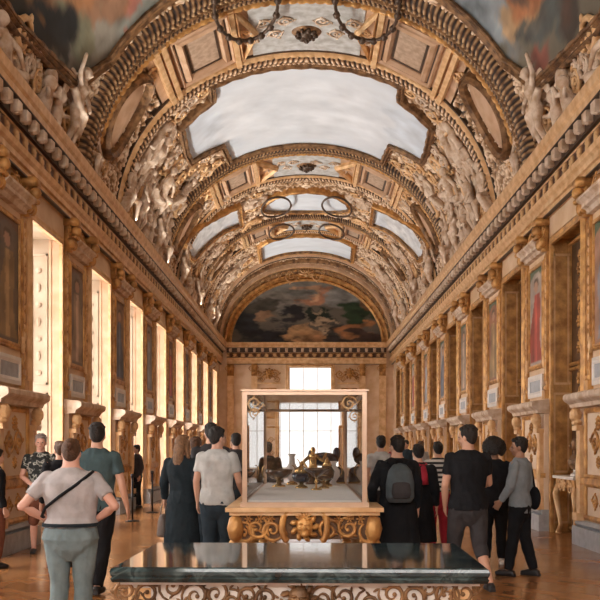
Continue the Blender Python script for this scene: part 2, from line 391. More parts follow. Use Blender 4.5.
# ---- windows on the left, mirrored doors on the right
def opening(i, c, sg):
    nm = ('window_%d' if sg < 0 else 'door_%d') % (i+1); fn = sidewall(sg)
    root = struct(bpy.data.objects.new(nm, None)); COL.objects.link(root); root['_plain'] = 1
    a0, a1 = c-OH, c+OH; D = -.60 if sg < 0 else -.36
    b = MB()                                             # casing round the opening
    pr = [(-.02, 0), (-.02, .03), (.03, .055), (.08, .04), (.12, .06), (.15, .06), (.15, 0)]
    b.sweep(pr, [(a0, .0), (a0, OT), (a1, OT), (a1, 0)], False)
    b.build('casing', M['gold_pale'] if sg < 0 else M['gold'], root, fn)
    if sg < 0:
        b = MB()
        for e, d in ((a0, 1), (a1, -1)): b.box((min(e, e+d*.045), 0, -.20), (max(e, e+d*.045), OT, -.004)); b.box((min(e, e+d*.06), 0, -.22), (max(e, e+d*.06), OT, -.18))
        b.box((a0, OT-.045, -.20), (a1, OT, -.004)); b.build('inner_casing', M['rose'], root, fn)
    b = MB(); g = MB()                                   # reveal lining with raised panels
    for e, d in ((a0, 1), (a1, -1)):
        b.box((min(e, e+d*.03), 0, D), (max(e, e+d*.03), OT, -.005))
        for z0, z1 in ((.15, .95), (1.1, 2.6), (2.75, 5.2)):
            ss = [e+d*.03, e+d*.055]
            for q in ((D+.04, D+.07), (-.28, -.25) if sg < 0 else (-.06, -.03)): g.box((min(ss), z0, q[0]), (max(ss), z1, q[1]))
            for zz in (z0, z1-.04): g.box((min(ss), zz, D+.02), (max(ss), zz+.04, -.25 if sg < 0 else -.03))
            for kk in range(int((z1-z0)/.32) if sg < 0 else 0): g.ell((ss[1]-d*.01, z0+.22+kk*.32, -.42), (.02, .10 if kk % 2 else .06, .04 if kk % 2 else .06), 6, 4)
    b.box((a0, OT-.03, D), (a1, OT, -.005))
    b.build('reveal_lining', M['reveal'] if sg < 0 else M['gold'], root, fn)
    g.build('reveal_moulding', M['reveal'] if sg < 0 else M['gold_pale'], root, fn)
    if sg < 0:
        f = MB()
        for s0, s1 in ((a0, a0+.10), (c-.05, c+.05), (a1-.10, a1)): f.box((s0, 0, -.68), (s1, OT, -.60))
        for z0, z1 in ((0, .55), (3.9, 4.05), (OT-.12, OT)): f.box((a0, z0, -.68), (a1, z1, -.60))
        for z in (1.35, 2.2, 3.05, 4.75): f.box((a0, z-.02, -.67), (a1, z+.02, -.615))
        f.build('window_frame', M['white_cream'], root, fn)
        p = MB(); p.box((a0, .5, -.665), (a1, OT, -.652)); p.build('window_blind', M['daylight'], root, fn)
        p = MB(); p.box((a0, .5, -.72), (a1, OT, -.715)); p.build('pane', M['glass'], root, fn)
    else:
        f = MB(); f.box((a0, 0, -.42), (a1, OT, -.37)); f.build('door_leaf', M['umber'], root, fn)
        g = MB()
        for s0, s1 in ((a0+.05, c-.03), (c+.03, a1-.05)):
            for z0, z1 in ((.1, 1.0), (1.15, 3.0), (3.15, 5.35)):
                g.sweep([(0, -.37), (0, -.32), (-.03, -.30), (-.06, -.32), (-.06, -.37)], [(s0, z0), (s0, z1), (s1, z1), (s1, z0)])
                zz = z0+.25
                while zz < z1-.15:
                    g.rosette((s0+s1)/2, zz, .13, -.37, 6); g.shell((s0+s1)/2, zz+.22, .12, PI/2, -.37, 5); zz += .48
        g.box((c-.03, 0, -.37), (c+.03, OT, -.31)); g.build('door_ornament', M['gold'], root, fn)
    return root
for i, c in enumerate(OC): opening(i, c, -1); opening(i, c, 1)

# ---- piers: tapestry, pilasters, pale panel and wainscot
def paint_portrait(w, h, seed, tone):
    n, m_ = 24, 60; S, Z = np.meshgrid(np.linspace(0, 1, n), np.linspace(0, 1, m_), indexing='ij')
    f = fbm(S*3, Z*8, seed); bg = np.array(tone)[None, None]*(.4+1.1*f[..., None])
    c = bg.copy(); r = np.random.default_rng(seed)
    robe = np.array([(.30, .06, .04), (.08, .09, .12), (.24, .16, .08), (.22, .22, .24), (.30, .22, .16)][seed % 5])
    hx = .5+.1*(r.random()-.5)
    body = (np.abs(S-hx-.08*np.sin(Z*9+seed)) < .14+.26*(1-Z/.72)**.6*(Z < .72)) & (Z < .72) & (Z > .08)
    c[body] = (robe*(.5+1.2*f[..., None]))[body]
    hem = body & (np.abs(S-hx) < .05+.06*fbm(S*9, Z*9, seed+3)); c[hem] = (c*1.7)[hem]
    head = ((S-hx)/.13)**2+((Z-.79)/.055)**2 < 1; c[head] = (.45, .27, .18)
    hair = (((S-hx)/.16)**2+((Z-.82)/.06)**2 < 1) & ~head; c[hair] = (.12, .08, .05)
    arch = Z > .93-.1*(2*(S-.5))**2; c[arch] = (.10, .13, .08) if seed % 2 else (.18, .1, .06)
    return S*w, Z*h, c
SIDE = {-1: 'left', 1: 'right'}
TONES = [(.20, .09, .05), (.16, .12, .09), (.22, .17, .14), (.26, .15, .10), (.30, .25, .21)]
LOOK = ['in a red robe', 'in a blue-black robe', 'in an ochre robe', 'in a grey robe', 'in a tan robe']
def pilaster(sg, s0, s1, label, lo=2.5):
    fn = sidewall(sg); root = empty('gilded_pilaster', label, 'pilaster', 'gilded pilasters along the side walls', (sg*WX, (s0+s1)/2, lo))
    b = MB(); b.box((s0-.03, lo, 0), (s1+.03, lo+.16, .09)); b.bevbox((s0-.01, lo+.16, 0), (s1+.01, lo+.26, .08), .03); b.build('base', M['gold'], root, fn)
    b = MB(); b.box((s0, lo+.26, 0), (s1, 5.3, .04)); b.sweep([(0, .04), (0, .055), (-.025, .055), (-.025, .04)], [(s0+.02, lo+.35), (s0+.02, 5.22), (s1-.02, 5.22), (s1-.02, lo+.35)]); b.build('shaft', M['gold'], root, fn)
    g = MB(); z = lo+.55; q = (s0+s1)/2
    while z < 5.15:
        g.ell((q, z, .042), (.04, .10, .022), 6, 4); g.ell((q, z+.17, .042), (.03, .05, .022), 6, 4); z += .31
    g.build('candelabrum_relief', M['gold_pale'], root, fn, True)
    k = MB(); k.bevbox((s0-.04, 5.78, 0), (s1+.04, 5.92, .28), .03); k.box((s0, 5.3, 0), (s1, 5.78, .13))
    for e in (-1, 1): k.scroll(q+e*.11, 5.66, .11, 0, e, .12)
    for e in (-.1, 0, .1): k.ell((q+e, 5.45, .14), (.05, .13, .08), 6, 5); k.ell((q+e, 5.56, .22), (.05, .05, .05), 6, 4)
    k.ell((q, 5.68, .22), (.08, .11, .10), 8, 5)
    kc = k.build('capital', M['gold'], root, fn, True)
def pier(sg, k, s0, s1):
    fn = sidewall(sg); sd = SIDE[sg]; w = ORD[k-1] if k else 'nearest off-picture'; mid = (s0+s1)/2
    t0, t1 = s0+.40, s1-.40; z0, z1 = 3.12, 5.2
    seed = k*2+(sg > 0)
    root = empty('tapestry_portrait', 'tapestry of a standing figure %s, %s along the %s wall' % (LOOK[seed % 5], w, sd), 'tapestry', 'tapestry portraits on the piers', (sg*WX, mid, z0))
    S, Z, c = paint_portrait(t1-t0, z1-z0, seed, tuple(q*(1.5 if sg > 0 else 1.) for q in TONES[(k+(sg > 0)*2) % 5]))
    P3 = np.stack([np.full_like(S, sg*(WX-.028)), t0+S, z0+Z], -1)
    grid_obj('canvas', S, Z, P3, M['painting'], root, cols=c, flip=sg > 0, smooth=False)
    b = MB(); b.sweep([(0, 0), (0, .03), (.02, .05), (.04, .04), (.06, .06), (.09, .06), (.09, 0)], [(t0, z0), (t0, z1), (t1, z1), (t1, z0)]); fr = b.build('frame', M['gold'], root, fn)
    b = MB(); pr = [(0, z1+.12), (.10, z1+.12), (.14, z1+.18), (.20, z1+.20), (.20, z1+.26), (.27, z1+.32), (.27, z1+.36), (0, z1+.38)]; kk = len(pr)
    b.add([(t0-.08, z, h) for h, z in pr]+[(t1+.08, z, h) for h, z in pr], [(i, i+1, kk+i+1, kk+i) for i in range(kk-1)]+[tuple(range(kk)), tuple(range(2*kk-1, kk-1, -1))])
    b.build('cap_moulding', M['stucco'], root, fn)
    g = MB(); g.shell(mid, z1+.38, .20, 0, .10)
    g.build('crest_shell', M['gold'], root, fn, True)
    for e in (-1, 1):
        g = MB(); g.scroll(mid+e*.34, z1+.50, .16, 0, e, .06); g.build('crest_scroll', M['gold'], root, fn, True)
        g = MB(); g.ell((t0-.06 if e < 0 else t1+.06, z0+.1, .05), (.04, .16, .04), 6, 5); g.build('frame_drop', M['gold_pale'], fr, fn, True)
    pilaster(sg, s0+.16, s0+.31, 'gilded pilaster on the near side of the %s tapestry of the %s wall' % (w, sd))
    pilaster(sg, s1-.31, s1-.16, 'gilded pilaster on the far side of the %s tapestry of the %s wall' % (w, sd))
    root = empty('framed_panel', 'small grey panel in a white frame under the %s tapestry of the %s wall' % (w, sd), 'panel', 'small white framed panels under the tapestries', (sg*WX, mid, 2.5))
    b = MB(); b.box((t0+.10, 2.62, .02), (t1-.10, 2.95, .05)); b.build('panel', M['grey_panel'], root, fn)
    b = MB(); b.sweep([(0, 0), (-.04, .06), (.02, .08), (.07, .06), (.07, 0)], [(t0+.08, 2.60), (t0+.08, 2.96), (t1-.08, 2.96), (t1-.08, 2.60)]); b.build('frame', M['white_cream'], root, fn)
    # wainscot
    root = empty('wainscot_pedestal', 'tall wainscot with a heavy ledge below the %s tapestry of the %s wall' % (w, sd), 'wainscot', 'wainscots below the tapestries', (sg*WX, mid, 0))
    b = MB(); b.box((s0-.0, 0, 0), (s1, .30, .24)); b.bevbox((s0+.02, .30, 0), (s1-.02, .40, .22), .05); b.build('plinth', M['grey_panel'], root, fn)
    b = MB(); b.box((s0+.05, .40, 0), (s1-.05, 2.22, .12)); b.build('body', M['cream'], root, fn)
    b = MB()
    b.sweep([(0, .12), (0, .15), (-.04, .17), (-.08, .15), (-.08, .12)], [(s0+.42, .5), (s0+.42, .95), (s1-.42, .95), (s1-.42, .5)])
    b.sweep([(0, .12), (0, .15), (-.04, .17), (-.08, .15), (-.08, .12)], [(s0+.42, 1.15), (s0+.42, 2.12), (s1-.42, 2.12), (s1-.42, 1.15)])
    b.box((s0+.04, 1.0, .1), (s1-.04, 1.09, .19)); b.build('panel_moulding', M['gold'], root, fn)
    for e in (-1, 1):
        for z_, r__ in ((1.65, .19), (.72, .13)): b = MB(); b.scroll(mid+e*.2, z_, r__, 0, e, .12); b.build('scroll_carving', M['gold'], root, fn, True)
    for z_, r__ in ((1.95, .12), (1.35, .10)): b = MB(); b.rosette(mid, z_, r__, .12); b.build('rosette_carving', M['gold'], root, fn, True)
    for e in (s0+.07, s1-.31):
        b = MB(); b.box((e, .40, .08), (e+.24, .52, .26)); b.box((e+.03, .52, .10), (e+.21, 1.85, .20)); b.box((e, 1.85, .08), (e+.24, 1.93, .26))
        b.ell((e+.12, 1.98, .22), (.12, .07, .08), 8, 5); b.ell((e+.12, 2.10, .24), (.11, .13, .10), 8, 6); b.ell((e+.12, 1.2, .2), (.06, .35, .04), 6, 6)
        b.build('console_bracket', M['gold_pale'], root, fn, False)
    b = MB(); pr = [(0, 2.2), (.26, 2.22), (.28, 2.28), (.36, 2.33), (.38, 2.36), (.38, 2.42), (.34, 2.45), (0, 2.48)]; kk = len(pr)
    b.add([(s0-.04, z, h) for h, z in pr]+[(s1+.04, z, h) for h, z in pr], [(i, i+1, kk+i+1, kk+i) for i in range(kk-1)]+[tuple(range(kk)), tuple(range(2*kk-1, kk-1, -1))])
    b.build('ledge', M['stucco'], root, fn)
for sg in (-1, 1):
    for k in range(2, 11): pier(sg, k-2, OC[k]+OH, OC[k+1]-OH)

# ---- near end wall, behind the viewer
b = MB(); b.box((-5.4, -4.4, 0), (5.4, -4.0, 3.4)); b.box((-5.4, -4.4, 9.2), (5.4, -4.0, 11.6))
for e in (-1, 1): b.box((min(e*3.2, e*5.4), -4.4, 3.4), (max(e*3.2, e*5.4), -4.0, 9.2))
struct(b.build('wall_near', M['cream_wall']))
root = struct(bpy.data.objects.new('window_14', None)); COL.objects.link(root); root['_plain'] = 1  # unseen window added as front fill, set high to stay out of case reflections
b = MB(); b.box((-3.2, -4.32, 3.4), (3.2, -4.28, 9.2)); b.build('window_blind', M['daylight_near'], root)
b = MB()
for x in (-3.15, -1.6, 0, 1.6, 3.15): b.box((x-.05, -4.2, 3.4), (x+.05, -4.1, 9.2))
for z in (3.45, 5.3, 7.2, 9.15): b.box((-3.2, -4.2, z-.05), (3.2, -4.1, z+.05))
b.build('window_frame', M['white_cream'], root)
# ---- end wall
b = MB(); DW = 1.1; DC = .2
b.box((-5.2, 0, -.5), (DC-DW-.55, 7.0, 0)); b.box((DC+DW+.55, 0, -.5), (5.2, 7.0, 0)); b.box((DC-DW-.55, 5.75, -.5), (DC+DW+.55, 7.0, 0))
for e in (-1, 1):
    x0, x1 = sorted((DC+e*DW, DC+e*(DW+.55))); b.box((x0, 4.3, -.5), (x1, 5.75, 0))
n = 40
arc = [(VA*1.1*math.cos(PI*i/n), 6.9+4.75*math.sin(PI*i/n)) for i in range(n+1)]
b.add([(x, z, 0) for x, z in arc]+[(x, z, -.5) for x, z in arc], [tuple(range(n+1)), tuple(range(2*n+1, n, -1))]+[(i, i+1, n+2+i, n+1+i) for i in range(n)]+[(n, 0, n+1, 2*n+1)])
struct(b.build('wall_far', M['cream_wall'], fn=farwall))
root = struct(bpy.data.objects.new('window_13', None)); COL.objects.link(root); root['_plain'] = 1
out = [(DC-DW-.55, 0), (DC-DW-.55, 4.3), (DC-DW, 4.3), (DC-DW, 5.75), (DC+DW, 5.75), (DC+DW, 4.3), (DC+DW+.55, 4.3), (DC+DW+.55, 0)]
b = MB(); b.sweep([(0, -.1), (0, .06), (.06, .12), (.12, .08), (.16, .12), (.20, .10), (.20, 0)], out[::-1], False)
b.build('casing', M['gold_pale'], root, lambda x, z, h: farwall(x, z, h))
b = MB(); b.box((DC-DW-.6, .4, -.44), (DC+DW+.6, 4.3, -.40)); b.box((DC-DW, 4.3, -.44), (DC+DW, 5.8, -.40)); b.build('window_blind', M['daylight_far'], root, farwall)  # wider lower part added to imitate white reflections in the case glass
b = MB()
for x in (-DW-.5, -DW, -.37, .37, DW, DW+.5): b.box((DC+x-.02, .4, -.38), (DC+x+.02, 4.3 if abs(x) > DW else 5.75, -.30))
for z in (.45, 2.4, 4.3): b.box((DC-DW-(.55 if z < 4.4 else 0), z-.02, -.38), (DC+DW+(.55 if z < 4.4 else 0), z+.02, -.33))
b.build('window_frame', M['white_cream'], root, farwall)
b = MB(); b.box((DC-DW-.55, 0, -.45), (DC+DW+.55, .42, -.2)); b.build('window_sill', M['cream'], root, farwall)
for j, (x, w) in enumerate(((-4.0, .34), (-2.75, .3), (2.95, .3), (4.0, .34))):
    root = empty('gilded_pilaster', ['far wall gilded pilaster in the left corner', 'far wall gilded pilaster just left of the end window', 'far wall gilded pilaster just right of the end window', 'far wall gilded pilaster in the right corner'][j], 'pilaster', 'gilded pilasters on the far wall', (x, YF, 0))
    b = MB(); b.box((x-w/2-.05, 0, 0), (x+w/2+.05, .9, .2)); b.build('base', M['gold_pale'], root, farwall)
    b = MB(); b.box((x-w/2, .9, 0), (x+w/2, 5.3, .12)); b.sweep([(0, .12), (0, .15), (-.04, .15), (-.04, .12)], [(x-w/2+.03, 1), (x-w/2+.03, 5.2), (x+w/2-.03, 5.2), (x+w/2-.03, 1)]); b.build('shaft', M['gold_pale'], root, farwall)
    b = MB(); b.box((x-w/2, 5.3, 0), (x+w/2, 5.92, .16))
    for e in (-1, 1): b.scroll(x+e*.12, 5.7, .14, 0, e, .14)
    for e in (-.1, 0, .1): b.ell((x+e, 5.48, .16), (.06, .14, .08), 6, 5)
    b.build('capital', M['gold'], root, farwall, True)
for e, nm in ((-1, 'left'), (1, 'right')):
    x = .1+e*2.15 if e < 0 else 2.2
    x = -2.0 if e < 0 else 2.25
    root = empty('overdoor_carving', 'gilded carved trophy above the panel %s of the end window' % nm, 'carving', 'overdoor carvings on the far wall', (x, YF, 4.9))
    b = MB(); b.box((x-.62, 4.85, 0), (x+.62, 4.95, .18)); b.build('shelf', M['gold_pale'], root, farwall)
    b = MB(); b.mask(x, 5.42, .28, .08, 1)
    for q in (-1, 1): b.scroll(x+q*.42, 5.38, .24, 0, q, .04); b.scroll(x+q*.40, 5.12, .16, PI, q, .04)
    b.build('trophy', M['gold'], root, farwall, True)
    root = empty('wall_picture', ('pale gilded grotesque panel left of the end window' if e < 0 else 'dark framed picture right of the end window'), 'picture', None, (x, YF, 3.0))
    nS = 20; S, Z = np.meshgrid(np.linspace(0, 1, nS), np.linspace(0, 1, 40), indexing='ij'); f = fbm(S*4, Z*8, 40+e)[..., None]
    col = np.array((.55, .33, .16))*(.5+f) if e < 0 else np.array((.10, .065, .05))*(.3+1.5*f)
    grid_obj('canvas', S, Z, np.stack([x-.42+S*.84, np.full_like(S, YF-.03), 3.05+Z*1.6], -1), M['painting'], root, cols=col, flip=True, smooth=False)
    b = MB(); b.sweep([(0, 0), (0, .05), (.05, .1), (.10, .06), (.10, 0)], [(x-.42, 3.05), (x-.42, 4.65), (x+.42, 4.65), (x+.42, 3.05)]); b.build('frame', M['gold'], root, farwall)
    root = empty('wall_panel', 'low gilt panelled dado %s of the end window' % nm, 'panel', 'low dados on the far wall', (x, YF, 0))
    b = MB(); b.box((x-.6, 0, 0), (x+.6, .3, .16)); b.box((x-.55, .3, 0), (x+.55, 2.7, .06)); b.build('body', M['cream'], root, farwall)
    b = MB(); b.sweep([(0, .06), (0, .1), (-.05, .12), (-.09, .1), (-.09, .06)], [(x-.48, .45), (x-.48, 2.55), (x+.48, 2.55), (x+.48, .45)])
    for q in (-1, 1): b.scroll(x+q*.18, 1.9, .16, 0, q, .06); b.scroll(x+q*.18, 1.2, .16, 0, q, .06)
    b.build('moulding', M['gold'], root, farwall, True)

# ================================================================== PAINTED CEILING
def rough_paint(S, Z, blobs, base, seed, k=.9):
    f = fbm(S*5, Z*7, seed, 5); g = fbm(S*16, Z*16, seed+7, 4)
    c = np.zeros(S.shape+(3,))+np.array(base[0])*(f[..., None])*1.3+np.array(base[1])*(1-f[..., None])
    wx = S+.16*(fbm(S*9, Z*9, seed+3, 5)-.5)*2; wz = Z+.16*(fbm(S*9+9, Z*9+4, seed+4, 5)-.5)*2
    for (x, z, rx, rz, col, a) in blobs:
        d = ((wx-x)/rx)**2+((wz-z)/rz)**2; t = np.clip((1.25-d)*1.5, 0, 1)[..., None]*a
        c = c*(1-t)+t*np.array(col)*(.2+1.6*g[..., None])
    return c
def vault_poly_panel(name, label, poly, base, m, framew=.16, h=.16, blobs=None, gr=None, seed=0, frm='gold', gain=1.):
    # canvas of a curved ceiling painting: fine grid clipped to the outline, with a moulded frame round it
    us = [p[0] for p in poly]; vs = [p[1] for p in poly]; cu, cv = sum(us)/len(us), sum(vs)/len(vs)
    root = empty(name, label, 'ceiling painting', gr, vault(cu, cv, 0))
    bm = bmesh.new(); bv = [bm.verts.new((u, v, 0)) for u, v in poly]; bm.faces.new(bv)
    u0, u1, v0, v1 = min(us), max(us), min(vs), max(vs)
    st = max(.05, (u1-u0)/90)
    for k in range(1, int((u1-u0)/st)+1):
        bmesh.ops.bisect_plane(bm, geom=bm.verts[:]+bm.edges[:]+bm.faces[:], plane_co=(u0+k*st, 0, 0), plane_no=(1, 0, 0))
    sv = max(.07, (v1-v0)/60)
    for k in range(1, int((v1-v0)/sv)+1):
        bmesh.ops.bisect_plane(bm, geom=bm.verts[:]+bm.edges[:]+bm.faces[:], plane_co=(0, v0+k*sv, 0), plane_no=(0, 1, 0))
    me = bpy.data.meshes.new('canvas'); co = np.array([v.co[:] for v in bm.verts])
    S = (co[:, 0]-u0)/(u1-u0); Z = (co[:, 1]-v0)/(v1-v0)
    c = np.clip(rough_paint(S, Z, blobs or [], base, seed)*gain, 0, .9)
    P3 = vault_arr(co[:, 0], co[:, 1], np.full(len(co), h))
    for v, p in zip(bm.verts, P3): v.co = p
    bm.to_mesh(me); bm.free()
    at = me.attributes.new('paint', 'FLOAT_COLOR', 'POINT'); at.data.foreach_set('color', np.concatenate([c, np.ones((len(co), 1))], 1).astype('f').ravel())
    me.materials.append(m); o = bpy.data.objects.new('canvas', me); COL.objects.link(o); o.parent = root; o.matrix_parent_inverse = Matrix.Translation(-root.location)
    # frame path subdivided so it follows the curve; outline must run counter-clockwise
    area = sum(poly[i-1][0]*poly[i][1]-poly[i][0]*poly[i-1][1] for i in range(len(poly)))
    pl = poly if area > 0 else poly[::-1]; path = []
    for i in range(len(pl)):
        a, b_ = Vector(pl[i]), Vector(pl[(i+1) % len(pl)]); n_ = max(1, int((b_-a).length/.25))
        path += [tuple(a.lerp(b_, q/n_)) for q in range(n_)]
    w = framew
    b = MB(); b.sweep([(0, h-.03), (0, h+.05), (w*.3, h+.11), (w*.5, h+.06), (w*.8, h+.12), (w, h+.08), (w, -.02)], path); fr = b.build('frame', M[frm], root, vault)
    g = MB(); pp = path+path[:1]; g.tube([(p[0], p[1], h+.07) for p in pp for _ in (0,)], [.06 if i % 2 else .035 for i in range(len(pp))], 6, False)
    g.build('frame_beading', M['gold_dark'], fr, vault)
    return root
SKY = ((.60, .65, .71), (.55, .60, .66))
pan = [(-2.45, 21.5), (2.45, 21.5), (2.52, 22.3), (3.62, 22.6), (3.75, 24.2), (3.72, 25.0), (2.6, 25.5), (2.5, 27.1), (-2.5, 27.1), (-2.6, 25.5), (-3.72, 25.0), (-3.75, 24.2), (-3.62, 22.6), (-2.52, 22.3)]
vault_poly_panel('ceiling_painting', 'largest pale cloudy sky painting with stepped corners, over the middle of the vault', pan, SKY, M['painting'], .15, .17, [(.06, .5, .12, .5, (.50, .58, .68), .35), (.5, .5, .4, .4, (.72, .73, .75), .22), (.94, .5, .10, .5, (.46, .55, .66), .35)], seed=5, frm='gold_dark')
for e, nm in ((-1, 'left'), (1, 'right')):
    pts = [(2.75, 31.9), (3.6, 31.4), (4.5, 30.5), (5.3, 29.8), (5.45, 31.2), (5.35, 32.2), (4.5, 32.9), (3.6, 33.4), (2.85, 34.1)]
    if e < 0: pts = [(-u, v) for u, v in pts]
    vault_poly_panel('ceiling_painting', 'pale quarter-round sky painting on the %s flank of the vault' % nm, pts, SKY, M['painting'], .16, .20, [(.5, .5, .4, .5, (.68, .68, .67), .5)], 'flank sky paintings', seed=8+e)
vault_poly_panel('ceiling_painting', 'pale oval painting crossed by ribbons in the far part of the vault', [(1.7*math.cos(2*PI*k/32), 33.4+1.35*math.sin(2*PI*k/32)) for k in range(32)], SKY, M['painting'], .14, .20, seed=12)
vault_poly_panel('ceiling_painting', 'pale oblong sky painting nearest the far lunette', [(-2.2, 39.1), (-1.8, 38.8), (1.8, 38.8), (2.2, 39.1), (2.3, 42.0), (-2.3, 42.0)], SKY, M['painting'], .16, .20, seed=15)
DK = ((.16, .14, .10), (.055, .05, .04))
for e, nm in ((-1, 'left'), (1, 'right')):
    pts = [(1.6, 8.5), (5.9, 8.5), (5.9, 13.2), (5.5, 16.3), (4.6, 17.0), (3.2, 16.9), (1.6, 16.7)]
    if e < 0: pts = [(-u, v) for u, v in pts]
    if e < 0:
        bl = [(.3, .9, .35, .2, (.22, .21, .18), .9), (.62, .93, .25, .09, (.20, .22, .20), .9), (.5, .86, .08, .06, (.32, .10, .07), .8), (.38, .80, .12, .10, (.26, .13, .07), .8), (.24, .80, .1, .09, (.15, .16, .11), .9),
              (.35, .62, .22, .12, (.30, .14, .06), .8), (.15, .65, .14, .12, (.012, .018, .022), 1.), (.2, .48, .12, .12, (.30, .16, .06), .7), (.06, .5, .1, .2, (.015, .02, .02), .9), (.02, .93, .07, .08, (.02, .02, .03), .9), (.08, .75, .06, .1, (.015, .02, .022), .9)]
        lb = 'dark painted vault scene with dim figures, left flank nearest the camera'
    else:
        bl = [(.45, .92, .35, .14, (.20, .23, .25), .9), (.25, .97, .4, .12, (.16, .19, .21), .8), (.7, .86, .09, .1, (.40, .25, .12), .8), (.8, .8, .1, .09, (.05, .06, .06), .9), (.6, .66, .18, .14, (.38, .15, .06), .9), (.72, .62, .14, .12, (.26, .09, .04), .8), (.85, .62, .10, .12, (.03, .022, .018), .9), (.92, .9, .06, .06, (.22, .07, .05), .9), (.5, .75, .1, .08, (.05, .045, .04), .8)]
        lb = 'painted vault scene with grey-blue sky and orange drapery, near right flank'
    vault_poly_panel('ceiling_painting', lb, pts, DK, M['painting'], .22, .13, bl, None, 30+e, 'gold_dark', 1.2)

# lunette on the far wall
root = empty('lunette_painting', 'dark arched lunette painting of figures in clouds and water on the far wall', 'painting', None, (0, YF, 7.0))
nr, na = 80, 220; R_, A_ = np.meshgrid(np.linspace(.02, 1, nr), np.linspace(0, PI, na), indexing='ij')
X = 4.0*R_*np.cos(A_); Zz = 6.98+3.35*R_*np.sin(A_); S = (X+4)/8; T = (Zz-6.98)/3.35
bl = [(.35, .75, .3, .25, (.22, .21, .19), .9), (.72, .75, .18, .2, (.26, .28, .28), .9), (.5, .95, .3, .15, (.20, .21, .20), .8), (.10, .35, .14, .3, (.025, .03, .035), 1.), (.2, .6, .12, .15, (.05, .045, .035), .9), (.32, .12, .2, .16, (.02, .025, .035), 1.), (.40, .45, .09, .15, (.018, .018, .022), 1.),
      (.54, .72, .11, .14, (.40, .20, .12), .95), (.50, .80, .04, .06, (.5, .32, .2), .9), (.58, .40, .07, .12, (.012, .022, .016), 1.), (.62, .25, .04, .2, (.5, .38, .25), .8), (.50, .12, .12, .12, (.55, .34, .17), .95), (.58, .06, .10, .1, (.45, .25, .12), .9), (.68, .2, .05, .2, (.03, .03, .03), .9), (.84, .48, .12, .16, (.02, .045, .02), 1.), (.82, .25, .14, .12, (.40, .18, .07), .9), (.9, .08, .1, .12, (.06, .035, .03), .95), (.22, .42, .06, .1, (.28, .17, .1), .8), (.93, .62, .05, .1, (.25, .12, .05), .7), (.75, .05, .06, .1, (.03, .025, .03), .9)]
col = rough_paint(S, T, bl, ((.16, .14, .11), (.05, .05, .045)), 77)
grid_obj('canvas', R_, A_, np.stack([X, np.full_like(X, YF-.06), Zz], -1), M['painting'], root, cols=col, smooth=False)
b = MB(); path = [(4.0*math.cos(PI*i/48), 6.98+3.35*math.sin(PI*i/48)) for i in range(49)]
b.sweep([(-.05, 0), (-.05, .12), (.04, .20), (.10, .14), (.2, .3), (.3, .34), (.36, .28), (.36, 0)], path, False); b.build('frame', M['gold'], root, farwall)
g = MB()
for i in range(2, 47):
    x, z = path[i]; q = math.atan2(z-6.98, x); (g.rosette if i % 2 else g.shell)(*((x+.45*math.cos(q), z+.45*math.sin(q), .16)), **({} if i % 2 else {'rot': q-PI/2}), h0=.3)
g.shell(0, 10.55, .45, 0, .3)
for e in (-1, 1): g.scroll(e*.7, 10.5, .35, 0, e, .25)
g.build('frame_carving', M['gold_pale'], root, farwall, True)

# ================================================================== RIBS AND STUCCO
def vsweep_u(b, u0, u1, prof, step=.12):    # moulding running round the vault; prof = (v, h)
    n = int((u1-u0)/step); k = len(prof); vs = []; fs = []
    for i in range(n+1):
        u = u0+(u1-u0)*i/n
        vs += [(u, v, h) for v, h in prof]
    for i in range(n):
        for q in range(k-1): fs.append((i*k+q, i*k+q+1, (i+1)*k+q+1, (i+1)*k+q))
    b.add(vs, fs)
UE = UM-.12
def roll(v, w, h): return [(v-w, 0), (v-w, h*.5)]+[(v-w*.8*math.cos(PI*q/6), h*.5+h*.5*math.sin(PI*q/6)) for q in range(7)]+[(v+w, h*.5), (v+w, 0)]
def vband(name, vc, w, h, kind, m, parent, per):
    nU = int(2*UE/.03); nW = 15; Ug, T = np.meshgrid(np.linspace(-UE, UE, nU), np.linspace(-1, 1, nW), indexing='ij')
    base = h*(.25+.75*np.sqrt(np.clip(1-T*T, 0, 1)))
    if kind == 'chev':
        q = (np.abs(Ug)/per+np.abs(T)*.9) % 1; p = np.clip(1-np.abs(q*2-1)**1.5, 0, 1)*(.55+.45*np.cos(T*PI*2)**2); p = np.clip(p+.35*(carving(Ug, T*w+vc, 6, 2.)-.5), 0, 1)
    else: p = np.sqrt(np.clip(1-((Ug/per % 1)*2-1)**2, 0, 1))
    Vg = vc+T*w
    return grid_obj(name, Ug, Vg, vault_arr(Ug, Vg, base*((.84+.22*p) if kind == 'chev' else (.86+.16*p))), m, parent, attrs={'relief': p})
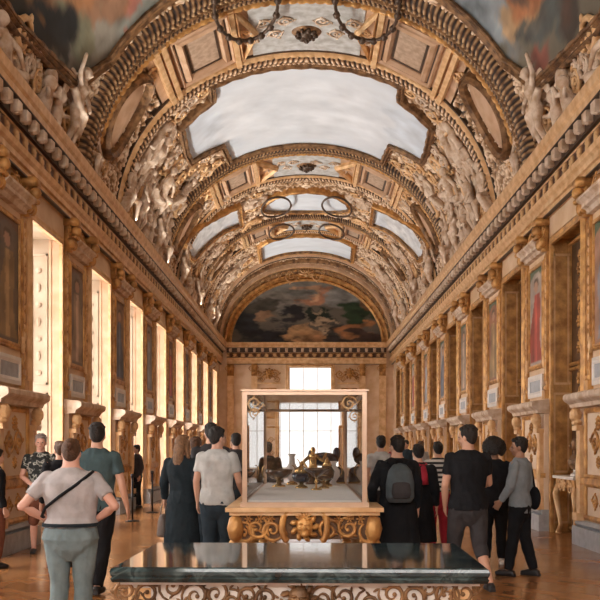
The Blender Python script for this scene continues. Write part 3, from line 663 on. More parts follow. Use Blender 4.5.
def rib(idx, v0, v1, uf, uc0, uc1, uo, sc, nm):
    root = struct(bpy.data.objects.new('trim_%d' % idx, None)); COL.objects.link(root); root['_plain'] = 1
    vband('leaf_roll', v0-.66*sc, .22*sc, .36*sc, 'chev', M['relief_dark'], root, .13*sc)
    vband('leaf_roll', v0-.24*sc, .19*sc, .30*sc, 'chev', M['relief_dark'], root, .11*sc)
    vband('smooth_roll', v0-.45*sc, .05*sc, .34*sc, 'bead', M['gold_dark'], root, .1*sc)
    vband('bead_roll', v0+.06*sc, .07*sc, .27*sc, 'bead', M['gold'], root, .2*sc)
    vband('bead_roll', v1-.05*sc, .07*sc, .24*sc, 'bead', M['gold_pale'], root, .2*sc)
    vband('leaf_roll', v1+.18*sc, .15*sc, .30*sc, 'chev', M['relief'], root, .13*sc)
    b = MB()
    for vv in (v0-.03*sc, v0+.16*sc, v1-.15*sc, v1+.02*sc, v1+.36*sc): vsweep_u(b, -UE, UE, [(vv-.03*sc, 0), (vv-.03*sc, .145), (vv+.03*sc, .145), (vv+.03*sc, 0)])
    b.build('dark_fillet', M['dark_line'], root, vault)  # dark strips stand in for shade in the gaps between mouldings
    mid = (v0+v1)/2; b = MB()                       # rose-coloured ground of the band
    vsweep_u(b, -uo, uo, [(v0, 0), (v0, .10), (v1, .10), (v1, 0)]); b.build('band_ground', M['rose'], root, vault)
    b = MB(); vsweep_u(b, -uf, uf, [(v0+.15*sc, .1), (v0+.15*sc, .13), (v1-.15*sc, .13), (v1-.15*sc, .1)]); b.build('grisaille_field', M['greyfield'], root, vault)
    g = MB()
    for e in (-1, 1):
        for i in range(4): g.scroll(e*(.38+.28*i)*sc*1.1, mid+(.3 if i % 2 else -.3)*sc, .2*sc, i*1.3, e, .13)
    g.build('field_scrolls', M['stucco'], root, vault, True)
    for e in (-1, 1):
        E_ = lambda pts: [(e*u, v) for u, v in (pts if e > 0 else pts[::-1])]
        q = (uc0+uc1)/2; hw = (uc1-uc0)/2; hv = (v1-v0)*.30
        b = MB(); b.sweep([(0, .08), (0, .16), (.06, .24), (.14*sc, .2), (.2*sc, .1)], E_([(q-hw, mid-hv), (q+hw, mid-hv), (q+hw, mid+hv), (q-hw, mid+hv)]))
        b.sweep([(.22*sc, .09), (.22*sc, .16), (.27*sc, .2), (.32*sc, .16), (.32*sc, .09)], E_([(q-hw, mid-hv), (q+hw, mid-hv), (q+hw, mid+hv), (q-hw, mid+hv)]))
        b.build('coffer_frame', M['rose'], root, vault)
        b = MB(); b.box((min(e*(q-hw), e*(q+hw)), mid-hv, .08), (max(e*(q-hw), e*(q+hw)), mid+hv, .125)); b.build('coffer_panel', M['coffer'], root, vault)
        b = MB(); pth_ = E_([(q-hw, mid-hv), (q+hw, mid-hv), (q+hw, mid+hv), (q-hw, mid+hv)])
        for o_ in (-.05, .205*sc): b.sweep([(o_-.03, .1), (o_-.03, .14), (o_+.03, .14), (o_+.03, .1)], pth_)
        b.build('coffer_fillet', M['dark_line'], root, vault)
        b = MB()                                    # strips beside the coffer
        for uu in (uc0-.42*sc, uc1+.42*sc, uc1+.62*sc):
            b.box((min(e*uu, e*(uu+.13*sc)), v0, .08), (max(e*uu, e*(uu+.13*sc)), v1, .26))
        b.build('cross_strip', M['gold_pale'], root, vault)
        t0 = uf-.05; t1 = uc0-.50*sc
        b = MB(); b.sweep([(0, .08), (0, .2), (.06*sc, .28), (.13*sc, .2), (.13*sc, .08)], E_([(t0, mid), (t1, mid-hv*1.1), (t1, mid+hv*1.1)]))
        b.scroll(e*(t0*.4+t1*.6), mid, .16*sc, 0, e, .12); b.build('bracket', M['gold_pale'], root, vault, False)
    return root
def mask_thing(v, r, nm):
    root = empty('mask_medallion', 'dark bronze mask medallion at the crown of the %s rib' % nm, 'medallion', 'mask medallions on the vault ribs', vault(0, v, 0))
    b = MB(); b.ell((0, v, .1), (r*1.1, r*.95, .12), 20, 6); b.build('disc', M['gold_dark'], root, vault, True)
    b = MB(); b.mask(0, v, r*.75, .2, -1); b.build('face', M['dark_line'], root, vault, True)
rib(4, 18.3, 21.0, 1.3, 2.05, 2.9, 3.85, 1., 'nearest'); mask_thing(19.9, .34, 'nearest')
rib(5, 28.0, 30.5, 1.15, 2.1, 2.85, 3.65, .9, 'middle'); mask_thing(29.4, .34, 'middle')
rib(6, 36.2, 38.2, .95, 1.8, 2.4, 3.0, .75, 'far'); mask_thing(37.4, .30, 'far')
# far arch mouldings that frame the lunette
root = struct(bpy.data.objects.new('trim_7', None)); COL.objects.link(root); root['_plain'] = 1
for v, w_, mm in ((42.75, .12, 'rose'), (43.0, .08, 'dark_line'), (44.2, .14, 'gold_dark'), (45.3, .10, 'rose'), (45.55, .12, 'gold_pale')): vband('arch_moulding', v, w_, .30, 'bead', M[mm], root, .09)
g = MB()
for i in range(40):
    u = -UE+(i+.5)*2*UE/40; (g.rosette if i % 2 else g.shell)(u, 43.6, .26, h0=.1); g.rosette(u, 44.8, .26, .1)
g.build('arch_carving', M['stucco_tan'], root, vault, True)

root = struct(bpy.data.objects.new('trim_8', None)); COL.objects.link(root); root['_plain'] = 1
for (u0, u1, v0, v1, cnt, sz) in ((3.95, 6.7, 21.7, 27.3, 34, .34), (2.6, 3.9, 25.6, 27.2, 8, .26), (2.6, 3.8, 21.5, 22.5, 6, .24), (1.9, 2.7, 31.5, 35.5, 10, .26), (5.5, 6.7, 31.2, 36., 14, .3), (2.9, 5.4, 34.2, 35.6, 12, .28), (2.6, 6.6, 38.6, 42.4, 30, .32), (3.1, 6.6, 28.2, 30.6, 16, .28), (3.1, 6.6, 36.0, 38.2, 14, .26), (6.0, 6.8, 12., 17.4, 14, .3)):
    for q in range(cnt):
        u, v = u0+(u1-u0)*rng.random(), v0+(v1-v0)*rng.random(); sz_ = sz*(.7+.6*rng.random()); ro = rng.random()*6.28; fl = 1 if rng.random() > .5 else -1
        for e in (-1, 1):
            b = MB(); b.scroll(e*u, v, sz_, ro if e > 0 else PI-ro, fl*e, .14, 1.5, .13); b.build('acanthus_scroll', M['gold_pale'] if q % 3 else M['stucco'], root, vault, True)
def oval_cartouche(u, v, ru, rv, label, mt='rose'):
    root = empty('oval_cartouche', label, 'cartouche', 'oval cartouches on the vault', vault(u, v, 0))
    pts = [(u+ru*math.cos(2*PI*k/28), v+rv*math.sin(2*PI*k/28)) for k in range(28)]
    b = MB(); b.sweep([(-.02, .05), (-.02, .24), (.05, .30), (.09, .25), (.12, .29), (.16, .22), (.16, .0)], pts); b.build('frame', M['gold_dark'], root, vault)
    b = MB(); b.ell((u, v, .06), (ru*1.02, rv*1.02, .18), 28, 6); b.build('boss', M[mt], root, vault, True)
    for e in (-1, 1):
        g = MB(); g.scroll(u+e*(ru+.25), v+.1, .24, PI/2*e, 1, .1); g.build('scroll_carving', M['gold_pale'], root, vault, True)
        g = MB(); g.scroll(u+e*(ru*.5), v+e*rv*1.0+.15*e, .22, 0, e, .12); g.build('scroll_carving', M['gold_pale'], root, vault, True)
for e, nm in ((-1, 'left'), (1, 'right')):
    oval_cartouche(e*4.95, 19.2, .92, .62, 'large brown oval cartouche low on the %s side of the nearest rib' % nm)
    oval_cartouche(e*5.0, 28.9, .85, .5, 'brown oval cartouche low on the %s side of the middle rib' % nm)
    oval_cartouche(e*4.4, 37.0, .7, .42, 'small oval cartouche low on the %s side of the far rib' % nm, 'stucco')
# ribbons crossing the oval painting and the field beyond it
for j, (u, v, r, nm) in enumerate(((-1.25, 33.1, .62, 'left in the oval painting'), (1.25, 33.1, .62, 'right in the oval painting'), (-1.15, 37.0, .58, 'left beyond the oval painting'), (1.15, 37.0, .58, 'right beyond the oval painting'), (-1.35, 17.9, .72, 'left in front of the nearest rib'), (1.35, 17.9, .72, 'right in front of the nearest rib'))):
    b = MB(); b.tube([(u+r*math.cos(2*PI*k/32), v+r*2.1*math.sin(2*PI*k/32), .40) for k in range(33)], .04, 6, False)
    for k in range(16 if j > 3 else 0): b.ell((u+r*math.cos(2*PI*k/16), v+r*2.1*math.sin(2*PI*k/16), .42), (.09, .09, .07) if j < 4 else (.09, .12, .07), 6, 4)
    tag(b.build('garland_ring', M['dark_line'], None, vault, True), 'thin dark garland ring, %s' % nm, 'garland', 'garland rings on the vault')

# ------------------------------------------------------------------ bodies (one continuous surface by voxel remesh)
def remesh(mb, name, m, voxel, smooth=3, parent=None, fold=0):
    o = mb.build(name, m, None, None)
    r = o.modifiers.new('r', 'REMESH'); r.mode = 'VOXEL'; r.voxel_size = voxel
    if smooth: s = o.modifiers.new('s', 'SMOOTH'); s.iterations = smooth; s.factor = .5
    dg = bpy.context.evaluated_depsgraph_get(); me = bpy.data.meshes.new_from_object(o.evaluated_get(dg))
    o.modifiers.clear(); old = o.data; o.data = me; bpy.data.meshes.remove(old)
    me.polygons.foreach_set('use_smooth', [True]*len(me.polygons))
    if fold:
        from mathutils import noise
        n_ = [v.normal.copy() for v in me.vertices]
        for v, q in zip(me.vertices, n_):
            p = v.co; a = noise.noise((p.x*9+fold, p.y*9, p.z*5+p.x*4)); b_ = noise.noise((p.x*20+fold, p.y*20, p.z*9-p.x*9))
            v.co = p+q*(.010*(1-abs(a)*2.2)*.8+.005*b_-.003)
    if not me.materials: me.materials.append(m)
    if parent: o.parent = parent
    return o
def lim(b, pts, rad, n=10):
    b.tube(pts, rad, n)
    for p, r in zip(pts, rad): b.ell(p, (r, r, r), 10, 6)
V3 = lambda *a: Vector(a)
def hand(b, w, d, side, curl=.3, r=.0085):
    d = d.normalized(); ax = V3(0, 0, 1) if abs(d.z) < .7 else V3(0, 1, 0)      # across the palm
    ac = (ax-d*ax.dot(d)).normalized(); nrm = d.cross(ac).normalized()
    inn = V3(-side, 0, 0); 
    if nrm.dot(inn) < 0: nrm = -nrm
    pts = [w+d*.015, w+d*.05, w+d*.085]
    for t in (-1, -.33, .33, 1): b.tube([w+ac*t*.012, w+d*.045+ac*t*.026, w+d*.088+ac*t*.032], [.017, .016, .012], 8)
    for t, L in ((1, .072), (.33, .08), (-.33, .075), (-1, .058)):
        p = w+d*.085+ac*t*.033; a = d*math.cos(curl)+nrm*math.sin(curl)+ac*t*.10; c2 = d*math.cos(curl*2.2)+nrm*math.sin(curl*2.2)+ac*t*.1
        lim(b, [p, p+a*L*.5, p+a*L*.5+c2*L*.5], [r*1.1, r, r*.85], 8)
    p = w+d*.025+ac*.03; t_ = (d*.75+ac*.65+nrm*.3).normalized(); lim(b, [p, p+t_*.04, p+t_*.04+(d*.9+nrm*.4).normalized()*.03], [.013, .011, .009], 8)
TOR = [(.80, .125, .095, 0), (.90, .168, .118, -.005), (.98, .160, .108, 0), (1.06, .140, .094, .005), (1.16, .148, .100, .005), (1.28, .168, .112, 0), (1.38, .180, .112, -.005), (1.44, .150, .090, -.008), (1.485, .085, .066, -.005), (1.52, .056, .058, 0), (1.60, .052, .056, .01)]
def person(label, px, d, h, head=0, hair='h_dark', style='short', top='c_black', sleeve=.55, top_hem=.86, bottom='c_black', leg_end=.07, skin='skin', shoes='shoe_dk', wide=1., armL=None, armR=None, legL=None, legR=None, yaw=0., headyaw=0., skirt=None, vox=.014, dx=0., belt=None, body_vox=None, group=None, lean=0., jacket=None):
    """px = bearing of the person in hall coordinates via X, d = distance down the hall"""
    S_ = h/1.755; X = px
    root = bpy.data.objects.new('person', None); COL.objects.link(root); root.location = (X, d, 0); root.rotation_euler = (0, 0, yaw); root.scale = (S_,)*3
    root['label'] = label; root['category'] = 'person'
    if group: root['group'] = group
    w = wide; J = {}
    for sd, arm, leg in ((-1, armL, legL), (1, armR, legR)):
        sh = V3(sd*.185*(.75+.25*w), -.005, 1.415)
        el, wr = arm if arm else ((.245, -.03, 1.13), (.255, .04, .885))
        kn, an = leg if leg else ((.10, .02, .48), (.105, -.03, .085))
        J[sd] = dict(sh=sh, el=V3(sd*el[0], el[1], el[2]), wr=V3(sd*wr[0], wr[1], wr[2]), hip=V3(sd*.09*w, 0, .88), kn=V3(sd*kn[0], kn[1], kn[2]), an=V3(sd*an[0], an[1], an[2]))
    b = MB(); b.rings([(0, y, z, rx*w, ry*w if z < 1.42 else ry) for z, rx, ry, y in TOR], 18)
    for sd in (-1, 1):
        j = J[sd]; f = .85+.15*w
        lim(b, [j['sh'], j['sh'].lerp(j['el'], .4), j['el'], j['el'].lerp(j['wr'], .35), j['wr']], [.056*f, .050*f, .040*f, .040*f, .026])
        hand(b, j['wr'], j['wr']-j['el'], sd)
        q = .8+.2*w*1.1
        lim(b, [j['hip'], j['hip'].lerp(j['kn'], .45), j['kn'], j['kn'].lerp(j['an'], .35), j['an']], [.088*q, .078*q, .055*q, .055*q, .036])
        a = j['an']; b.tube([a+V3(0, -.06, -.05), a+V3(0, 0, -.03), a+V3(sd*.01, .09, -.05), a+V3(sd*.015, .165, -.062)], [.030, .040, .036, .02], 10)
    ch, sh_ = math.cos(headyaw), math.sin(headyaw)
    hp = lambda x, y, z: (x*ch-(y)*sh_, x*sh_+(y)*ch+.015, z)
    def hell(bb, c, r, n=14, m_=9): 
        t = MB(); t.ell(c, r, n, m_); bb.add([hp(*v) for v in t.v], t.f)
    hell(b, (0, 0, 1.655), (.074, .094, .098)); hell(b, (0, .03, 1.60), (.056, .066, .072)); hell(b, (0, .055, 1.555), (.034, .034, .026))
    hell(b, (0, .10, 1.62), (.012, .020, .022), 8, 6); hell(b, (0, .112, 1.608), (.015, .013, .012), 8, 6)
    hell(b, (0, .085, 1.583), (.026, .014, .012), 8, 5)
    for sd in (-1, 1):
        hell(b, (sd*.075, -.005, 1.625), (.012, .022, .034), 8, 6); hell(b, (sd*.030, .082, 1.655), (.024, .012, .010), 8, 5); hell(b, (sd*.04, .06, 1.60), (.024, .03, .024), 8, 5)
    remesh(b, 'body', M[skin], body_vox or vox*.8, 2, root)
    e = MB()
    for sd in (-1, 1): hell(e, (sd*.030, .086, 1.638), (.014, .010, .007), 8, 5)
    e.build('eyes', M['eye'], root, smooth=True)
    e = MB(); hell(e, (0, .096, 1.582), (.020, .008, .006), 8, 5); e.build('mouth', M['lip'], root, smooth=True)
    # hair
    g = MB(); hell(g, (0, -.018, 1.668), (.084, .098, .100), 18, 12); hell(g, (0, -.048, 1.63), (.070, .056, .075))
    if style == 'short':
        hell(g, (0, .05, 1.725), (.055, .045, .03))
        for q in range(26): a = q*2.4; t_ = .25+.9*(q/26); hell(g, (.084*math.sin(t_)*math.cos(a), -.018+.098*math.sin(t_)*math.sin(a), 1.668+.100*math.cos(t_)), (.022, .022, .016), 6, 4)
    if style in ('long', 'tail'):
        hell(g, (0, .03, 1.735), (.07, .06, .035))
        wd = .075 if style == 'long' else .03
        g.rings([(0, -.075-.02, 1.30, wd*.5, .025), (0, -.105, 1.38, wd*.95, .035), (0, -.10, 1.50, wd, .045), (0, -.06, 1.62, wd, .05), (0, -.03, 1.70, wd*.8, .05)], 12)
        if style == 'long':
            for sd in (-1, 1): g.tube([hp(sd*.07, .02, 1.68), hp(sd*.088, -.01, 1.58), (sd*.10, -.03, 1.46), (sd*.09, .03, 1.32)], [.03, .032, .03, .015], 8)
    if style == 'curly':
        for q in range(120):
            a = q*2.399; zz = 1-q/120*1.6; rr = math.sqrt(max(0, 1-zz*zz)); 
            if rr*math.sin(a) > .62 and zz < .55: continue
            hell(g, (.138*rr*math.cos(a), -.02+.138*rr*math.sin(a), 1.665+.138*zz), (.04, .04, .04), 6, 4)
    if style == 'bun': hell(g, (0, -.10, 1.70), (.045, .04, .045)); hell(g, (0, .035, 1.735), (.062, .05, .03))
    remesh(g, 'hair', M[hair], vox*.75, 0 if style == 'curly' else 1, root, 3.3 if style == 'curly' else 0)
    # top
    c = MB(); ex = .020
    tr = [(z, rx, ry, y) for z, rx, ry, y in TOR if z > top_hem+.01 and z < 1.49]
    def at(zq): return [float(np.interp(zq, [t[0] for t in TOR], [t[i] for t in TOR])) for i in (1, 2, 3)]
    hr = at(top_hem)
    rg = [(0, hr[2], top_hem, hr[0]*w*1.02+ex*1.6, hr[1]*w*1.02+ex*1.6)]+[(0, y, z, rx*w+ex*(1.25 if z < 1.2 else 1), (ry*w if z < 1.42 else ry)+ex) for z, rx, ry, y in tr]
    rg.append((0, -.004, 1.505, .078, .072)); c.rings(rg, 20)
    for sd in (-1, 1):
        j = J[sd]; f = .85+.15*w
        if sleeve > 0:
            L1 = min(1, sleeve*1.0/.55*.62) if sleeve < .6 else 1
            e1 = j['sh'].lerp(j['el'], L1); pts = [j['sh']-V3(sd*.04, 0, 0), j['sh']+V3(0, 0, -.01), j['sh'].lerp(j['el'], .5*L1), e1]; rad = [.07, .070*f, .064*f, .060*f]
            if sleeve > .9: pts += [j['el'].lerp(j['wr'], .5), j['el'].lerp(j['wr'], .93)]; rad += [.052*f, .040]
            c.tube(pts, rad, 12); c.ell(pts[1], (.07*f,)*3, 10, 6)
            if sleeve > .9: c.ell(j['el'], (.058*f,)*3, 10, 6)
    remesh(c, 'jacket' if jacket else ('dress' if skirt else 'shirt'), M[top], vox, 2, root, px*3.1+.5)
    # bottom
    if bottom:
        c = MB(); tp = top_hem+.06
        if skirt:
            q0 = at(top_hem+.05); c.rings([(0, 0, skirt, .24*w, .20*w), (0, 0, (skirt+.9)/2, .215*w, .17*w), (0, -.005, .92, .19*w, .14*w), (0, 0, 1.02, .165*w, .12*w)], 20)
        else:
            c.rings([(0, 0, .69, .04*w, .06*w), (0, 0, .74, .10*w, .10*w), (0, -.003, .79, .145*w, .118*w), (0, -.005, .88, .174*w+.014, .124*w+.014), (0, 0, .96, .162*w+.012, .110*w+.012), (0, 0, 1.02, .148*w+.008, .098*w+.010)], 20)
            for sd in (-1, 1):
                j = J[sd]; q = .72+.32*w; end = leg_end
                pts = [j['hip'], j['hip'].lerp(j['kn'], .45), j['kn']]; rad = [.100*q, .092*q, .072*q]
                t = (j['kn'].z-end)/(j['kn'].z-j['an'].z+1e-6); t = min(max(t, .05), 1.0)
                pts += [j['kn'].lerp(j['an'], t*.45), j['kn'].lerp(j['an'], t)]; rad += [.070*q, .056*q+(0.012 if leg_end > .2 else 0)]
                c.tube(pts, rad, 12); c.ell(pts[0], (.10*q,)*3, 10, 6); c.ell(pts[2], (.072*q,)*3, 10, 6)
        remesh(c, 'skirt' if skirt else 'trousers', M[bottom], vox, 4, root, px*2.3+1.5)
    for sd in (-1, 1):
        a = J[sd]['an']; c = MB()
        c.tube([a+V3(0, -.075, -.048), a+V3(0, -.02, -.035), a+V3(sd*.01, .09, -.05), a+V3(sd*.015, .175, -.058)], [.036, .047, .043, .027], 10)
        c.box((a.x-.036, a.y-.09, max(a.z-.085, 0)), (a.x+.036, a.y+.17, a.z-.06))
        remesh(c, 'shoe', M[shoes], .012, 1, root)
    if belt:
        c = MB(); n_ = 28
        hr = at(.97); c.rings([(0, 0, .99, hr[0]*w+.034, hr[1]*w+.034), (0, 0, 1.02, hr[0]*w+.030, hr[1]*w+.030)], n_); c.build('belt', M[belt], root, smooth=False)
    root['_J'] = 0; del root['_J']
    return root, J, S_
def px2x(px, d): return (px-306.5)*d/875
def pworld(root, p): return Matrix.LocRotScale(root.location, root.rotation_euler, root.scale) @ Vector(p)

# ================================================================== STUCCO FIGURES ON THE VAULT (modelled once per pose, then copied)
def drape(b, pts, r, n=3):
    for k in range(n): b.tube([(p[0]+.06*math.sin(k*2+i), p[1]+.04*k, p[2]+.05*math.cos(k+i*1.7)) for i, p in enumerate(pts)], [r*(1-.15*k)]*len(pts), 8)
def statue_mesh(kind):
    b = MB()
    def torso(base, top, w=1.):
        p, q = Vector(base), Vector(top); lim(b, [p, p.lerp(q, .35), p.lerp(q, .75), q], [.17*w, .14*w, .18*w, .12*w], 12)
        dr = (q-p).normalized(); n_ = q+dr*.12; lim(b, [q, n_], [.07, .06]); h = n_+dr*.12+V3(0, .03, 0)
        b.ell(h, (.10, .115, .13), 12, 8); b.ell(h+V3(0, .11, -.02), (.022, .04, .03), 6, 5); b.ell(h+V3(0, -.03, .04), (.125, .12, .12), 10, 6)
        return p, q
    if kind == 0:      # seated, one arm raised
        torso((0, .16, .75), (.08, .20, 1.35))
        lim(b, [(-.12, .16, .72), (-.22, .48, .66), (-.2, .5, .2)], [.13, .10, .06]); lim(b, [(.12, .16, .72), (.30, .42, .72), (.42, .36, .25)], [.13, .10, .06])
        lim(b, [(-.12, .2, 1.3), (-.42, .22, 1.45), (-.48, .28, 1.85)], [.075, .06, .045]); lim(b, [(.26, .2, 1.3), (.50, .25, 1.08), (.62, .35, .85)], [.075, .06, .045])
        drape(b, [(-.55, .1, 1.1), (-.3, .2, .8), (.1, .3, .65), (.4, .3, .55), (.55, .2, .2)], .10); b.ell((0, .08, .35), (.45, .15, .4), 12, 8)
    elif kind == 1:    # reclining
        torso((-.15, .18, .45), (.30, .22, .95))
        lim(b, [(-.2, .2, .45), (-.60, .38, .55), (-.95, .22, .25)], [.14, .11, .06]); lim(b, [(-.2, .2, .35), (-.65, .28, .25), (-1.05, .2, .1)], [.14, .10, .06])
        lim(b, [(.15, .25, .95), (-.1, .4, .85), (-.35, .42, .65)], [.075, .06, .045]); lim(b, [(.42, .2, .9), (.65, .2, .6), (.75, .3, .25)], [.075, .06, .05])
        drape(b, [(.6, .1, .3), (.2, .2, .2), (-.3, .25, .3), (-.8, .2, .3), (-1.1, .1, .5)], .10); b.ell((0, .06, .15), (.9, .14, .2), 12, 8)
    elif kind == 2:    # standing winged
        torso((0, .2, .95), (0, .22, 1.48), .9)
        lim(b, [(-.1, .2, .92), (-.13, .28, .5), (-.12, .22, .08)], [.13, .09, .055]); lim(b, [(.1, .2, .92), (.2, .32, .52), (.16, .2, .1)], [.13, .09, .055])
        lim(b, [(-.18, .22, 1.42), (-.42, .3, 1.2), (-.25, .42, 1.0)], [.07, .055, .045]); lim(b, [(.18, .22, 1.42), (.42, .24, 1.6), (.5, .3, 1.95)], [.07, .055, .045])
        for e in (-1, 1):
            for k in range(5): b.ell((e*(.35+.08*k), .08, 1.55-.14*k), (.24-.02*k, .05, .09), 8, 5)
        drape(b, [(.35, .15, 1.2), (.1, .28, .95), (-.2, .3, .85), (-.32, .2, .4)], .09)
    elif kind == 3:    # pair of putti with a garland
        for e in (-1, 1):
            p, q = V3(e*.38, .18, .45), V3(e*.34, .2, .85); lim(b, [p, p.lerp(q, .5), q], [.15, .15, .12], 12); b.ell(q+V3(0, .03, .2), (.14, .14, .15), 12, 8)
            lim(b, [p, p+V3(-e*.15, .2, -.12), p+V3(-e*.1, .15, -.4)], [.11, .09, .06]); lim(b, [p, p+V3(e*.2, .12, -.15), p+V3(e*.22, .1, -.42)], [.11, .09, .06])
            lim(b, [q, q+V3(-e*.25, .1, .05), q+V3(-e*.32, .12, .25)], [.065, .055, .045]); lim(b, [q, q+V3(e*.2, .1, -.12), q+V3(e*.4, .15, -.05)], [.065, .055, .045])
        for k in range(12): a = PI*k/11; b.ell((.7*math.cos(a), .2, .28-.22*math.sin(a)), (.12, .12, .11), 8, 5)
        b.ell((0, .1, 1.25), (.22, .14, .25), 10, 6)
    else:              # large shell cartouche with scrolls and a draped bust
        b.ell((0, .05, .9), (.55, .16, .75), 16, 8); torso((0, .2, .75), (0, .25, 1.2), 1.)
        for e in (-1, 1):
            b.tube([(e*(.35+.3*math.cos(t*.5)*(1-t/14)), .18, .9+.62*math.sin(t*.5)*(1-t/16)) for t in range(13)], [.10-.004*t for t in range(13)], 8)
            b.tube([(e*(.5+.22*math.cos(t*.55)), .15, .25+.25*math.sin(t*.55)) for t in range(12)], [.09-.005*t for t in range(12)], 8)
        for k in range(9): a = PI*k/8; b.ell((.5*math.cos(a), .12, 1.45+.4*math.sin(a)), (.11, .12, .22), 8, 5)
    return b
SNAME = {0: ('stucco_figure', 'seated stucco figure, arm raised'), 1: ('stucco_figure', 'reclining draped stucco figure'), 2: ('stucco_figure', 'standing winged stucco figure'), 3: ('stucco_putti', 'stucco putti pair'), 4: ('stucco_cartouche', 'stucco shell cartouche')}
PROTO = {}
def statue(kind, u, v, scale, where, tilt=0., flip=1, mt='stucco'):
    nm, lb = SNAME[kind]
    if kind not in PROTO: PROTO[kind] = o = remesh(statue_mesh(kind), nm, M[mt], .028, 1)
    else: o = PROTO[kind].copy(); COL.objects.link(o)
    e = 1 if u > 0 else -1
    i0 = vault(u+e*.01, v, 0); i1 = vault(u-e*.01, v, 0); up = (Vector(i1)-Vector(i0)).normalized()
    nrm = (Vector(vault(u, v, 1))-Vector(vault(u, v, 0))).normalized()
    side = up.cross(nrm)*1.
    ax = up.cross(nrm); ax = -ax
    R = Matrix((( -ax.x*flip, nrm.x, up.x), (-ax.y*flip, nrm.y, up.y), (-ax.z*flip, nrm.z, up.z)))
    foot = Vector(vault(u+e*scale*.9, v, .05)) if abs(u)+scale*.9 < UM else Vector(vault(e*(UM-.1), v, .05))
    o.matrix_world = Matrix.Translation(foot) @ (R.to_4x4()) @ Matrix.Rotation(tilt, 4, 'Y') @ Matrix.Diagonal((scale, scale, scale, 1))
    return tag(o, lb+', '+where, 'sculpture', 'stucco sculptures on the vault')
for e, sd in ((-1, 'left'), (1, 'right')):
    for kd, u, v, sc_, wh, tl, fl in (
        (2, 6.05, 16.3, .85, '%s cornice, under the painted scene nearest the camera', 0, 1), (3, 6.35, 15.0, .85, '%s cornice, beside the nearest winged figure', 0, 1), (1, 6.45, 12.8, .8, '%s cornice, nearest the camera', 0, 1),
        (0, 6.25, 17.9, .7, '%s cornice, at the foot of the nearest rib', 0, -1), (4, 4.75, 22.2, .85, '%s flank, beside the wing of the big sky painting', 0, 1), (1, 4.75, 24.3, .85, '%s flank, below the wing of the big sky painting', .15, 1),
        (0, 6.1, 21.3, .85, '%s cornice, at the near end of the big sky painting', 0, 1), (2, 6.05, 22.7, .9, '%s cornice, below the wing of the big sky painting', -.1, -1), (3, 6.25, 24.1, .85, '%s cornice, below the middle of the big sky painting', 0, 1),
        (2, 6.05, 25.4, .85, '%s cornice, below the far end of the big sky painting', .1, 1), (0, 6.1, 26.6, .85, '%s cornice, in front of the middle rib', 0, -1), (0, 4.5, 26.2, .75, '%s flank, at the far corner of the big sky painting', .2, 1),
        (2, 6.1, 30.4, .9, '%s cornice, just beyond the middle rib', 0, 1), (3, 6.35, 32.4, .8, '%s cornice, below the flank sky painting', 0, 1), (4, 2.3, 32.4, .7, '%s flank, between oval and flank paintings', 0, 1),
        (0, 6.0, 34.6, .9, '%s cornice, in front of the far rib', 0, -1), (4, 4.3, 35.0, .7, '%s flank, in front of the far rib', 0, 1), (1, 6.1, 39.0, .9, '%s cornice, just beyond the far rib', 0, 1), (4, 4.2, 40.3, .9, '%s flank, beside the oblong sky painting', 0, 1), (2, 6.0, 41.4, .9, '%s cornice, nearest the far lunette', 0, 1)):
        statue(kd, e*u, v, sc_, wh % sd, tl*e, fl*e)

# ================================================================== MARBLE TABLE IN FRONT
root = bpy.data.objects.new('marble_table', None); COL.objects.link(root); root.location = (-.028, 6.0, 0); root.rotation_euler = (0, 0, R0 := math.radians(-1.6))
tag(root, 'carved cream console table with a dark green marble slab in the foreground', 'table')
b = MB(); hx, hy = 1.15, .70
prof = [(-.06, .762), (-.01, .768), (.0, .79), (-.008, .80), (.0, .815), (.004, .835), (-.004, .853), (-.02, .860)]
pth = [(-hx, -hy), (hx, -hy), (hx, hy), (-hx, hy)]
b.sweep(prof, pth); b.add([(-hx+.02, -hy+.02, .860), (hx-.02, -hy+.02, .860), (hx-.02, hy-.02, .860), (-hx+.02, hy-.02, .860)], [(0, 1, 2, 3)])
b.add([(-hx+.06, -hy+.06, .762), (hx-.06, -hy+.06, .762), (hx-.06, hy-.06, .762), (-hx+.06, hy-.06, .762)], [(3, 2, 1, 0)])
b.build('marble_top', M['marble'], root)
b = MB(); b.box((-hx+.05, -hy+.05, .748), (hx-.05, hy-.05, .764)); b.box((-hx+.09, -hy+.10, .46), (hx-.09, hy-.10, .75)); b.build('apron', M['white_cream'], root)
g = MB(); f_ = lambda x, z, h: (x, -hy+.10-h, z)
for e in (-1, 1):
    for i in range(8): g.scroll(e*(.17+.125*i), .68+(.02 if i % 2 else -.02), .09, i*.9, e, 0)
    for i in range(4): g.scroll(e*(.2+.26*i), .54, .10, i*1.7, e, 0)
g.mask(0, .66, .11, .02, 1)
g.build('apron_carving', M['gold_dark'], root, f_, True)
for sx in (-1, 1):
    for sy in (-1, 1):
        b = MB(); x, y = sx*(hx-.16), sy*(hy-.16)
        b.box((x-.07, y-.07, .40), (x+.07, y+.07, .72)); b.tube([(x, y, .42), (x+sx*.05, y+sy*.04, .34), (x+sx*.02, y+sy*.02, .2), (x-sx*.03, y-sy*.03, .1), (x, y, .045)], [.07, .075, .05, .035, .05], 10); b.ell((x, y, .04), (.065, .065, .04), 10, 6)
        b.build('leg', M['gold_pale'], root)

